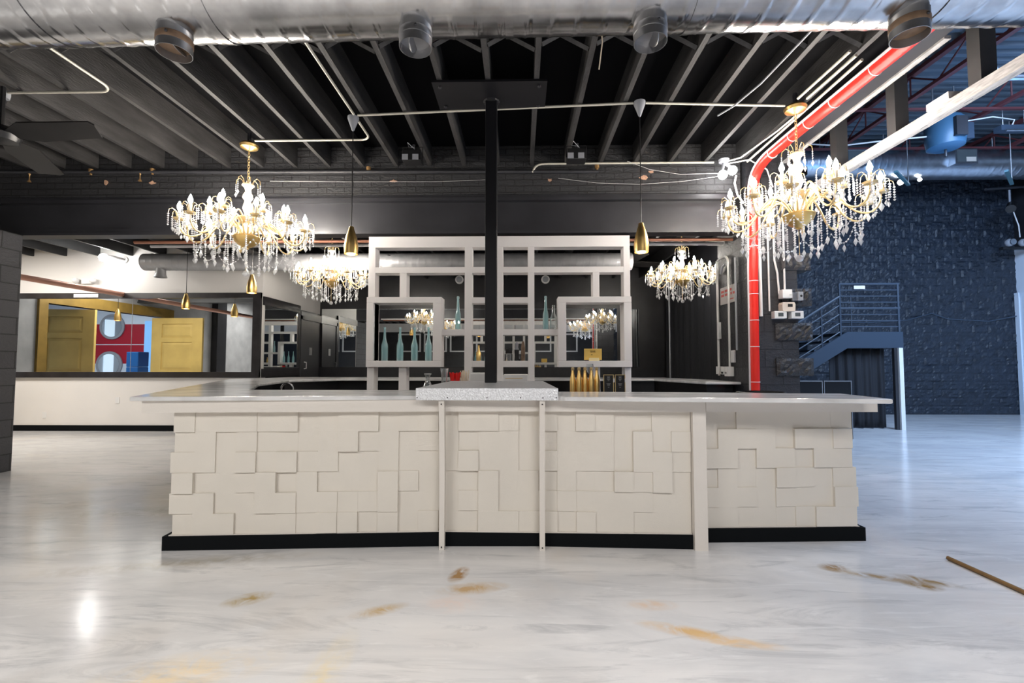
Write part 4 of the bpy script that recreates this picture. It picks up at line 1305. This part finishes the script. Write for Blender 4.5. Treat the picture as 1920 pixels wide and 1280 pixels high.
# ============================================================ BACK ROOM
bd = thing('spiral_duct', (-2, 8.1, 2.95), 'grey spiral duct in front of the white wall in the back room', 'duct')
spiral_duct(-6.72, 1.95, (8.12, 3.07), (8.12, 3.05), 0.15, 0.115, 0.014, 28).build('pipe', DUCTGREY, bd, True)
MB().lathe([(0.001, 0), (0.151, 0), (0.151, 0.012), (0.001, 0.012)], 28, mat=Matrix.Translation((-6.725, 8.12, 3.07)) @ Matrix.Rotation(R(90), 4, 'Y')).build('end_cap', DUCTGREY, bd, True)
MB().lathe([(0.075, 2.955), (0.08, 2.85), (0.10, 2.79), (0.095, 2.79), (0.07, 2.86)], 18, (-6.42, 8.10, 0)).build('outlet_collar', DUCTGREY, bd, True)
for x in (-5.7, 0.2):
    MB().tube([(x, 8.12, 3.20), (x, 8.12, 3.55)], 0.008, 6).build('hanger', WHITEP, bd)

# long mirror on the white wall (y = 8.6)
lm = thing('wall_mirror', (-7.2, 8.58, 1.0), 'long mirror band in a black frame on the white wall', 'mirror')
MB().box(-9.72, -5.0, 8.585, 8.592, 1.10, 2.485).build('pane', MIRROR, lm)
mb = MB().box(-9.74, -4.86, 8.55, 8.599, 2.485, 2.585).box(-9.74, -4.86, 8.55, 8.599, 0.995, 1.10).box(-5.005, -4.86, 8.545, 8.5995, 1.0, 2.58)
mb.build('frame', BLACKTRIM, lm)
MB().box(-7.322, -7.316, 8.582, 8.5848, 1.10, 2.485).build('seam', GREYP, lm)
ex = thing('emergency_light', (-8.2, 8.55, 2.76), 'white twin headed emergency light above the copper pipe', 'emergency light')
MB().tbox(-8.30, -8.10, 8.55, 8.599, 2.76, 2.86, 0.01).build('housing', WHITEP, ex)
for x in (-8.38, -8.05):
    MB().ball((x, 8.52, 2.82), 0.055, 14, 8).build('lamp_head', WHITEP, ex, True)
one(MB().box(-8.42, -7.95, 8.54, 8.549, 2.50, 2.565), 'blank_sign', PAPER, 'blank white plate on the mirror frame below the emergency light', 'sign')
for i, (x, z) in enumerate(((-8.93, 0.29), (-7.55, 0.57))):
    one(MB().tbox(x - 0.035, x + 0.035, 8.59, 8.6, z - 0.06, z + 0.06, 0.003), 'wall_outlet', WHITEP, ('white outlet plate low on the white wall beside the grey pillar', 'white outlet plate on the white wall left of the bar end')[i], 'outlet')

# side wall (x = -4.85): mirror and black door
sm = thing('wall_mirror', (-4.83, 9.4, 1.0), 'framed mirror on the side wall beside the black door', 'mirror')
MB().box(-4.842, -4.834, 8.66, 9.98, 1.16, 2.36).build('pane', MIRROR, sm)
mb = MB().box(-4.849, -4.81, 8.60, 10.03, 2.36, 2.52).box(-4.849, -4.81, 8.60, 10.03, 1.0, 1.16).box(-4.849, -4.81, 9.98, 10.03, 1.16, 2.36)
mb.build('frame', BLACKTRIM, sm)
ds = thing('door_side', (-4.83, 10.5, 0), 'black side door with chrome pull handle next to the rear wall', 'door', kind='structure')
MB().box(-4.849, -4.82, 10.16, 11.0, 0.02, 2.22).build('leaf', BLACKDOOR, ds)
MB().box(-4.8495, -4.805, 10.06, 10.15, 0, 2.32).build('jamb', BLACKDOOR, ds)
MB().box(-4.8495, -4.805, 10.06, 11.09, 2.23, 2.40).build('header', BLACKDOOR, ds)
MB().tube([(-4.82, 10.26, 1.14), (-4.77, 10.26, 1.15), (-4.77, 10.26, 1.28), (-4.82, 10.26, 1.29)], 0.011, 8).build('pull_handle', WHITEP, ds, True)
MB().box(-4.8195, -4.812, 10.50, 10.62, 1.45, 1.62).build('flush_latch', GALVD, ds)
# rear wall mirrors (y = 11.1)
bm_ = thing('wall_mirror', (-1.0, 11.09, 1.15), 'wide mirror on the black rear wall behind the white screen', 'mirror')
MB().box(-4.80, 2.30, 11.085, 11.095, 1.17, 2.57).build('pane', MIRROR, bm_)
one(MB().box(2.62, 2.82, 11.085, 11.095, 1.17, 2.55), 'wall_mirror', MIRROR, 'narrow upright mirror strip on the rear wall beside the curtain', 'mirror')

# black curtain along the divider
def curtain(name, p0, p1, z0, z1, amp, wl, mat, label, n=120):
    p0, p1 = Vector((p0[0], p0[1], 0)), Vector((p1[0], p1[1], 0))
    d = p1 - p0
    L = d.length
    d.normalize()
    nn = Vector((d.y, -d.x, 0))
    vs, fs = [], []
    rr = random.Random(len(label))
    zs = 9
    off = [rr.uniform(-0.5, 0.5) for _ in range(n + 1)]
    for j in range(zs + 1):
        for i in range(n + 1):
            u = L * i / n
            w = 0.55 + 0.45 * (1 - j / zs)
            a = amp * w * (math.sin(2 * math.pi * u / wl + 0.6 * math.sin(3.1 * u) + 0.25 * j / zs) + 0.4 * math.sin(2 * math.pi * u / (wl * 0.47) + 1 + 0.5 * j / zs))
            q = p0 + d * u + nn * a
            vs.append((q.x, q.y, z0 + (z1 - z0) * j / zs))
    for j in range(zs):
        for i in range(n):
            k = j * (n + 1) + i
            fs.append((k, k + 1, k + n + 2, k + n + 1))
    o = one(MB().add(vs, fs), name, mat, label, 'curtain', smooth=True)
    s = o.modifiers.new('thick', 'SOLIDIFY')
    s.thickness = 0.006
    return o


curtain('black_curtain', (3.42, 6.3), (3.42, 10.9), 0.03, 3.05, 0.028, 0.34, CLOTH, 'black curtain hanging along the dividing wall behind the right pillar')
pipe([(3.12, 9.75, 0.0), (3.12, 9.75, 3.32)], 0.016, 'curtain_pole', GREYP, 'pale upright pole in front of the black curtain', 'pole')
# smoke detector, etc on the back ceiling
for i, x in enumerate((-1.47, 0.60)):
    o = thing('wall_speaker', (x, 11.08, 3.20), 'round white fixture high on the rear wall ' + ('left' if i == 0 else 'right') + ' of the column', 'speaker', 'round fixtures on the rear wall')
    MB().disc_y((x, 3.27), 0.10, 11.04, 11.099, 20).build('body', WHITEP, o)
    MB().disc_y((x, 3.27), 0.07, 11.03, 11.0395, 20).build('grille', GREYP, o)

# ============================================================ ENTRY SEEN IN THE MIRROR
struct(MB().box(-15.999, -15.96, 5.85, 6.25, 0.9, 2.95), 'window_8', M('daylit_window', (0.8, 0.9, 1), 0.3, emit=(0.72, 0.86, 1.0), estr=1.0), 'bright daylit window of the entry hall', 'window')
gf = thing('door_frame', (-9.7, 6, 0), 'broad gold frame around the entry opening', 'door frame')
MB().box(-9.92, -9.70, 4.40, 4.58, 0, 2.50).build('jamb', GOLDDARK, gf)
MB().box(-9.92, -9.70, 7.85, 8.03, 0, 2.50).build('jamb', GOLDDARK, gf)
MB().box(-9.92, -9.70, 4.40, 8.03, 2.50, 2.74).build('header', GOLDDARK, gf)


def panel_door(name, w, h, mat, label):
    """two-panel door, leaf along +x from its hinge at the origin, thick in y"""
    o = thing(name, (0, 0, 0), label, 'door', 'gold panelled doors')
    sw = 0.20 * w
    mb = MB()
    mb.box(0, w, -0.012, 0.012, 0, h)
    rails = [(0, 0.2), (h * 0.38, h * 0.38 + 0.16), (h * 0.74, h * 0.74 + 0.12), (h - 0.16, h)]
    for s in (-1, 1):
        y0, y1 = (0.012, 0.03) if s > 0 else (-0.03, -0.012)
        for x0, x1 in ((0, sw), (w - sw, w)): mb.box(x0, x1, y0, y1, 0, h)
        for z0, z1 in rails: mb.box(sw, w - sw, y0, y1, z0, z1)
        for (a, b) in ((rails[0][1], rails[1][0]), (rails[1][1], rails[2][0]), (rails[2][1], rails[3][0])):
            e = 0.07
            i = 0.0
            ya, yb = (0.012, 0.026) if s > 0 else (-0.012, -0.026)
            vs = [(sw + i, ya, a + i), (w - sw - i, ya, a + i), (w - sw - i, ya, b - i), (sw + i, ya, b - i), (sw + e, yb, a + e), (w - sw - e, yb, a + e), (w - sw - e, yb, b - e), (sw + e, yb, b - e)]
            mb.add(vs, [(0, 1, 5, 4), (1, 2, 6, 5), (2, 3, 7, 6), (3, 0, 4, 7), (4, 5, 6, 7)])
    mb.build('leaf', mat, o)
    MB().lathe([(0.012, 0.03), (0.012, 0.06), (0.03, 0.075), (0.03, 0.09), (0.01, 0.10)], 12, mat=Matrix.Translation((w - 0.08, 0, 1.0)) @ Matrix.Rotation(R(-90), 4, 'X')).build('knob', GOLD, o, True)
    return o


d1 = panel_door('gold_door', 1.35, 2.44, GOLDPAINT, 'gold panelled door standing open at the right of the mirror image')
d1.location = (-9.69, 5.15, 0.01)
d2 = panel_door('gold_door', 1.2, 2.44, GOLDPAINT, 'gold panelled door at the left of the mirror image, edge towards the mirror')
d2.location = (-10.62, 7.2, 0.01)
d2.rotation_euler = (0, 0, R(-6))
one(MB().box(-9.74, -9.55, 2.3, 2.75, 0, 3.85), 'black_column', BLACKWALL, 'black upright column beside the gold entry', 'column')
for i, (x, z, r) in enumerate(((-12.95, 2.42, 0.40), (-13.0, 1.22, 0.42))):
    o = thing('round_mirror', (x, 2.72, z - r), ('upper', 'lower')[i] + ' of the two round grey framed mirrors on the red entry wall', 'mirror', 'round mirrors in the entry')
    MB().disc_y((x, z), r, 2.701, 2.74, 36).build('frame', GREYP, o)
    MB().disc_y((x, z), r * 0.8, 2.741, 2.748, 36).build('pane', MIRROR, o)
one(MB().box(-11.9, -11.2, 2.701, 2.73, 0, 2.6), 'blue_glass_door', BLUEDOOR, 'bright blue daylit glass door in the entry hall', 'door')
for i, (z0, z1, y) in enumerate(((0.0, 0.62, 3.3), (0.625, 1.15, 3.3), (1.155, 1.6, 3.3))):
    one(MB().tbox(-11.62, -11.26, y, y + 0.4, z0, z1, 0.02), 'blue_crate', BLUEBIN, ('lowest', 'middle', 'topmost')[i] + ' blue crate of the stack in the entry hall', 'crate', 'stacked blue crates')

# ============================================================ TALL HALL ON THE RIGHT
# hanging posts and the long worn rail
for i, y in enumerate((3.44, 4.22, 5.0)):
    one(MB().box(3.40, 3.52, y - 0.05, y + 0.05, 3.34, 4.25), 'hanging_post', POSTG, ('nearest', 'middle', 'farthest')[i] + ' of the three dark posts holding the worn white rail', 'post', 'posts of the worn rail')
mb = MB()
mb.box(3.38, 3.53, 2.76, 6.1, 3.30, 3.34).box(3.38, 3.41, 2.76, 6.1, 3.255, 3.30)
ra = thing('steel_rail', (3.45, 4, 3.25), 'long worn white steel rail under the hanging posts', 'rail')
mb.build('channel', RAILW, ra)
for y in (3.1, 3.55, 3.95, 4.5, 4.75, 5.3):
    MB().box(3.435, 3.49, y, y + 0.07, 3.2985, 3.2998).build('slot', DARKHOLE, ra)
one(MB().box(3.37, 3.53, 3.62, 3.82, 3.342, 3.40), 'end_block', WHITEP, 'small white block on the worn rail beside the nearest post', 'block')

# blue lit duct and its grilles
rd = thing('spiral_duct', (8, 10.6, 5.45), 'wide spiral duct along the rock face wall of the tall hall', 'duct')
spiral_duct(3.62, 12.3, (10.6, 5.80), (10.6, 5.80), 0.33, 0.15, 0.02, 40).build('pipe', GALVB, rd, True)
for x in (7.4, 9.75):
    g = MB().box(x - 0.24, x + 0.24, 10.12, 10.40, 5.62, 5.95).build('grille_box', GALVB, rd)
    MB().box(x - 0.21, x + 0.21, 10.105, 10.1195, 5.65, 5.92).build('grille_opening', SCREEN, g)
    MB().box(x - 0.02, x + 0.19, 10.10, 10.1045, 5.66, 5.76).build('grille_flap', BEIGEP, g)
for i, x in enumerate((6.9, 8.35, 10.8)):
    MB().tube([(x, 10.6, 6.13), (x, 10.6, 6.52)], 0.012, 6).build('hanger', GALVD, rd)
for i, x in enumerate((8.0, 10.2)):
    o = thing('metal_bar', (x + 0.3, 9.5, 5.1), ('left', 'right')[i] + ' of the two slanting blue green bars below the wide duct', 'bar', 'bars below the wide duct')
    MB().box(-0.55, 0.55, -0.03, 0.03, -0.02, 0.02, Matrix.Translation((x, 9.7, 5.13)) @ Matrix.Rotation(R(40), 4, 'Z')).build('bar', M('blue_green_bar', (0.10, 0.22, 0.26), 0.4), o)
    MB().tube([(x + 0.4, 10.03, 5.14), (x + 0.4, 10.03, 6.5)], 0.010, 6).build('wire', GALVD, o)

# red open web joists under the roof
for i, x in enumerate((5.0, 7.1, 8.9, 10.8)):
    o = thing('roof_joist', (x, 7, 6.05), ('first', 'second', 'third', 'fourth')[i] + ' red open web roof joist counted from the dividing wall', 'joist', 'red roof joists')
    MB().box(x - 0.05, x + 0.05, 1.0, 11.69, 6.44, 6.51).build('top_chord', REDSTEEL, o)
    MB().box(x - 0.045, x + 0.045, 1.0, 11.69, 6.02, 6.08).build('bottom_chord', REDSTEEL, o)
    mb = MB()
    y = 1.2
    k = 0
    while y < 11.2:
        za, zb = (6.07, 6.45) if k % 2 == 0 else (6.45, 6.07)
        mb.tube([(x, y, za), (x, y + 0.55, zb)], 0.016, 6)
        if k % 2 == 0: mb.tube([(x, y + 0.55, 6.07), (x, y + 0.55, 6.45)], 0.014, 6)
        y += 0.55
        k += 1
    mb.build('web', REDSTEEL, o)
for i, y in enumerate((8.6, 10.2)):
    one(MB().box(3.6, 12.3, y - 0.03, y + 0.03, 5.98, 6.018), 'cross_brace', REDSTEEL, ('nearer', 'farther')[i] + ' red cross bar tying the roof joists together', 'brace', 'red cross bars')

# blue drum heater
uh = thing('drum_fixture', (8.0, 8.7, 5.2), 'bulky blue lit drum shaped fixture hung from the roof joists', 'fixture')
MB().lathe([(0.20, 5.28), (0.28, 5.32), (0.30, 5.45), (0.30, 5.80), (0.25, 5.86), (0.10, 5.88)], 20, (8.0, 8.7, 0)).build('drum', M('blue_enamel', (0.05, 0.13, 0.22), 0.4), uh, True)
MB().box(7.90, 8.10, 8.35, 8.45, 5.40, 5.75).build('fan_guard', STEEL, uh)
MB().box(8.3, 8.45, 8.6, 8.8, 5.45, 5.75).build('motor_box', BLUESTEEL, uh)
for x in (7.8, 8.2):
    MB().tube([(x, 8.7, 5.86), (x, 8.7, 6.5)], 0.012, 6).build('hanger', GALVD, uh)
MB().tube([(8.0, 8.7, 5.28), (8.0, 8.7, 5.14)], 0.02, 8).build('drain', STEEL, uh)
sl = thing('strip_light', (9.3, 8.7, 5.45), 'dark strip light fixture hung beside the drum fixture', 'strip light')
MB().box(9.0, 9.6, 8.65, 8.80, 5.62, 5.72).build('housing', BLUESTEEL, sl)
MB().tube([(9.05, 8.62, 5.60), (9.55, 8.62, 5.60)], 0.02, 8).build('tube', GALVB, sl)
for x in (9.1, 9.5): MB().tube([(x, 8.72, 5.72), (x, 8.72, 6.05)], 0.008, 6).build('hanger', GALVD, sl)
pipe([(5.6, 8.9, 5.5), (6.2, 8.9, 5.46), (6.9, 8.85, 5.52), (7.7, 8.75, 5.55)], 0.014, 'loose_cable', WHITEPIPE, 'pale cable sagging towards the drum fixture', 'cable', 6)
pipe([(8.4, 8.7, 5.82), (8.9, 8.7, 5.9), (9.3, 8.7, 5.84), (9.25, 8.7, 5.73)], 0.012, 'loose_cable', WHITEPIPE, 'pale cable looping from the drum fixture to the strip light', 'cable', 6)
pipe([(6.4, 5.0, 6.3), (6.4, 10.5, 6.3)], 0.03, 'roof_conduit', GALVB, 'galvanised conduit under the roof beside the second joist', 'conduit', 8)
gc = pipe([(7.6, 7.4, 6.35), (7.6, 7.4, 6.1)] + [(7.6 + 0.25 - 0.25 * math.cos(R(a)), 7.4, 6.1 - 0.25 * math.sin(R(a))) for a in range(15, 91, 15)] + [(8.3, 7.4, 5.85)], 0.05, 'duct_elbow', GALVB, 'bent galvanised duct elbow under the roof deck', 'duct', 12)
# lit spots below the wide duct
for i, (x, z) in enumerate(((8.62, 5.36), (9.05, 5.42))):
    o = thing('spotlight', (x, 10.6, z - 0.05), ('brighter left', 'smaller right')[i] + ' of the two lit spots below the wide duct', 'spotlight', 'spots below the wide duct')
    MB().ball((x, 10.5, z), 0.06 - 0.02 * i, 12, 8).build('lamp', LAMPS, o, True)
    MB().tube([(x, 10.55, z + 0.02), (x, 10.56, z + 0.10)], 0.02, 8).build('stem', STEEL, o)

# steel stair with landing (front plane y = 9)
st = thing('steel_stair', (6.4, 9.5, 0), 'blue grey steel stair and railed landing against the rock face wall', 'staircase')
MB().box(6.27, 7.32, 9.0, 9.06, 1.556, 1.863).build('landing_fascia', BLUESTEEL, st)
MB().box(6.27, 7.32, 9.06, 10.3, 1.80, 1.86).build('landing', BLUESTEEL, st)
MB().prism_y([(6.27, 1.863), (6.27, 1.556), (3.75, 0.0), (3.35, 0.0), (3.35, 0.08)], 9.0, 9.05).build('stringer', BLUESTEEL, st)
MB().prism_y([(6.27, 1.863), (6.27, 1.556), (3.75, 0.0), (3.35, 0.0), (3.35, 0.08)], 10.25, 10.3).build('stringer', BLUESTEEL, st)
for k in range(9):
    x, z = 6.1 - 0.29 * k, 1.68 - 0.178 * k
    MB().box(x - 0.15, x + 0.15, 9.051, 10.249, z - 0.02, z + 0.02).build('tread', BLUESTEEL, st)
for x, zt in ((6.16, 2.80), (7.27, 2.80)):
    MB().tube([(x, 9.03, 1.6), (x, 9.03, zt)], 0.022, 8).build('rail_post', BLUESTEEL, st, True)
MB().tube([(6.37, 9.03, 1.86), (6.37, 9.03, 2.58)], 0.012, 6).build('rail_post', BLUESTEEL, st, True)
for k in range(8):
    z = 2.79 - 0.118 * k
    MB().tube([(6.16, 9.03, z), (7.30, 9.03, z)], 0.022 if k in (0, 4) else 0.011, 6).build('rail', BLUESTEEL, st, True)
for k in range(6):
    z = 2.55 - 0.17 * k
    MB().tube([(6.16, 9.03, z), (4.3, 9.03, z - 1.18)], 0.022 if k == 0 else 0.012, 6).build('sloping_rail', BLUESTEEL, st, True)
for k in range(3):
    MB().tube([(4.4 + 0.7 * k, 9.03, 0.60 + 0.44 * k), (4.4 + 0.7 * k, 9.03, 1.43 + 0.44 * k)], 0.018, 6).build('rail_post', BLUESTEEL, st, True)
MB().box(7.20, 7.275, 8.96, 9.04, 0, 1.556).build('support_post', WHITEP, st)
MB().box(7.14, 7.199, 9.0, 9.06, 0, 1.556).build('support_angle', STEEL, st)
one(MB().box(6.42, 6.63, 8.995, 9.004, 2.69, 2.755), 'rail_sign', PAPER, 'small white sign hung on the top rail of the landing', 'sign')
curtain('black_curtain', (6.02, 9.2), (7.12, 9.2), 0.02, 1.55, 0.035, 0.19, CLOTH, 'pleated black curtain closing the space under the landing')
for i, (a, b) in enumerate(((4.62, 5.06), (5.08, 5.54))):
    o = thing('road_case', ((a + b) / 2, 8.1, 0), ('left', 'right')[i] + ' of the two black cases in front of the stair', 'case', 'black cases by the stair')
    MB().tbox(a, b, 7.9, 8.4, 0, 0.97, 0.01).build('body', BLACKGLOSS, o)
    mb = MB().box(a, b, 7.892, 7.8995, 0.955, 0.97).box(a, a + 0.012, 7.892, 7.8995, 0, 0.955).box(b - 0.012, b, 7.892, 7.8995, 0, 0.955)
    mb.build('edge_trim', GALVD, o)
# white door in the right wall
dr = thing('door_right', (12.33, 11.3, 0), 'white panelled door in the right wall at the picture edge', 'door', kind='structure')
MB().box(12.28, 12.329, 10.75, 11.74 - 0.06, 0.01, 2.90).build('leaf', NEARWHITE, dr)
MB().box(12.25, 12.2795, 11.58, 11.68, 0, 3.0).build('jamb', NEARWHITE, dr)
pipe([(7.35, 11.68, 2.30), (8.6, 11.68, 2.27), (9.6, 11.68, 2.33), (10.2, 11.66, 2.50), (10.6, 11.68, 2.36), (11.6, 11.68, 2.30), (12.2, 11.6, 2.42)], 0.016, 'wall_cable', BLUESTEEL, 'dark cable sagging across the rock face wall', 'cable', 6)
tw = thing('twin_emergency_lamp', (11.7, 11.2, 4.05), 'black twin headed lamp above the white right wall', 'emergency light')
MB().box(11.6, 12.25, 11.25, 11.35, 4.0, 4.06).build('bracket', BLACKP, tw)
for x in (11.68, 12.0):
    MB().ball((x, 11.18, 4.14), 0.09, 14, 8).build('lamp_head', GREYP, tw, True)
    MB().disc_y((x, 4.14), 0.07, 11.08, 11.10, 18).build('lens', GALVB, tw)
cm = thing('security_camera', (11.45, 10.9, 4.75), 'black bullet camera on a rail at the right edge', 'camera')
MB().tube([(11.25, 10.7, 4.80), (11.6, 11.0, 5.0)], 0.09, 12).build('body', BLACKP, cm, True)
MB().tube([(11.55, 11.0, 4.98), (11.55, 11.0, 5.35)], 0.02, 8).build('stem', GREYP, cm, True)
MB().tube([(10.9, 10.9, 5.33), (12.32, 11.1, 5.48)], 0.03, 8).build('rail', STEEL, cm, True)
MB().tube([(11.6, 11.0, 4.9), (11.75, 11.02, 4.5), (11.85, 11.1, 4.25)], 0.012, 6).build('cable', WHITEPIPE, cm, True)

# stick on the floor
pipe([(2.74, 3.09, 0.014), (2.752, 2.2, 0.014)], 0.0125, 'wooden_stick', WOOD, 'thin brown wooden stick lying on the floor at the right', 'stick', 10)
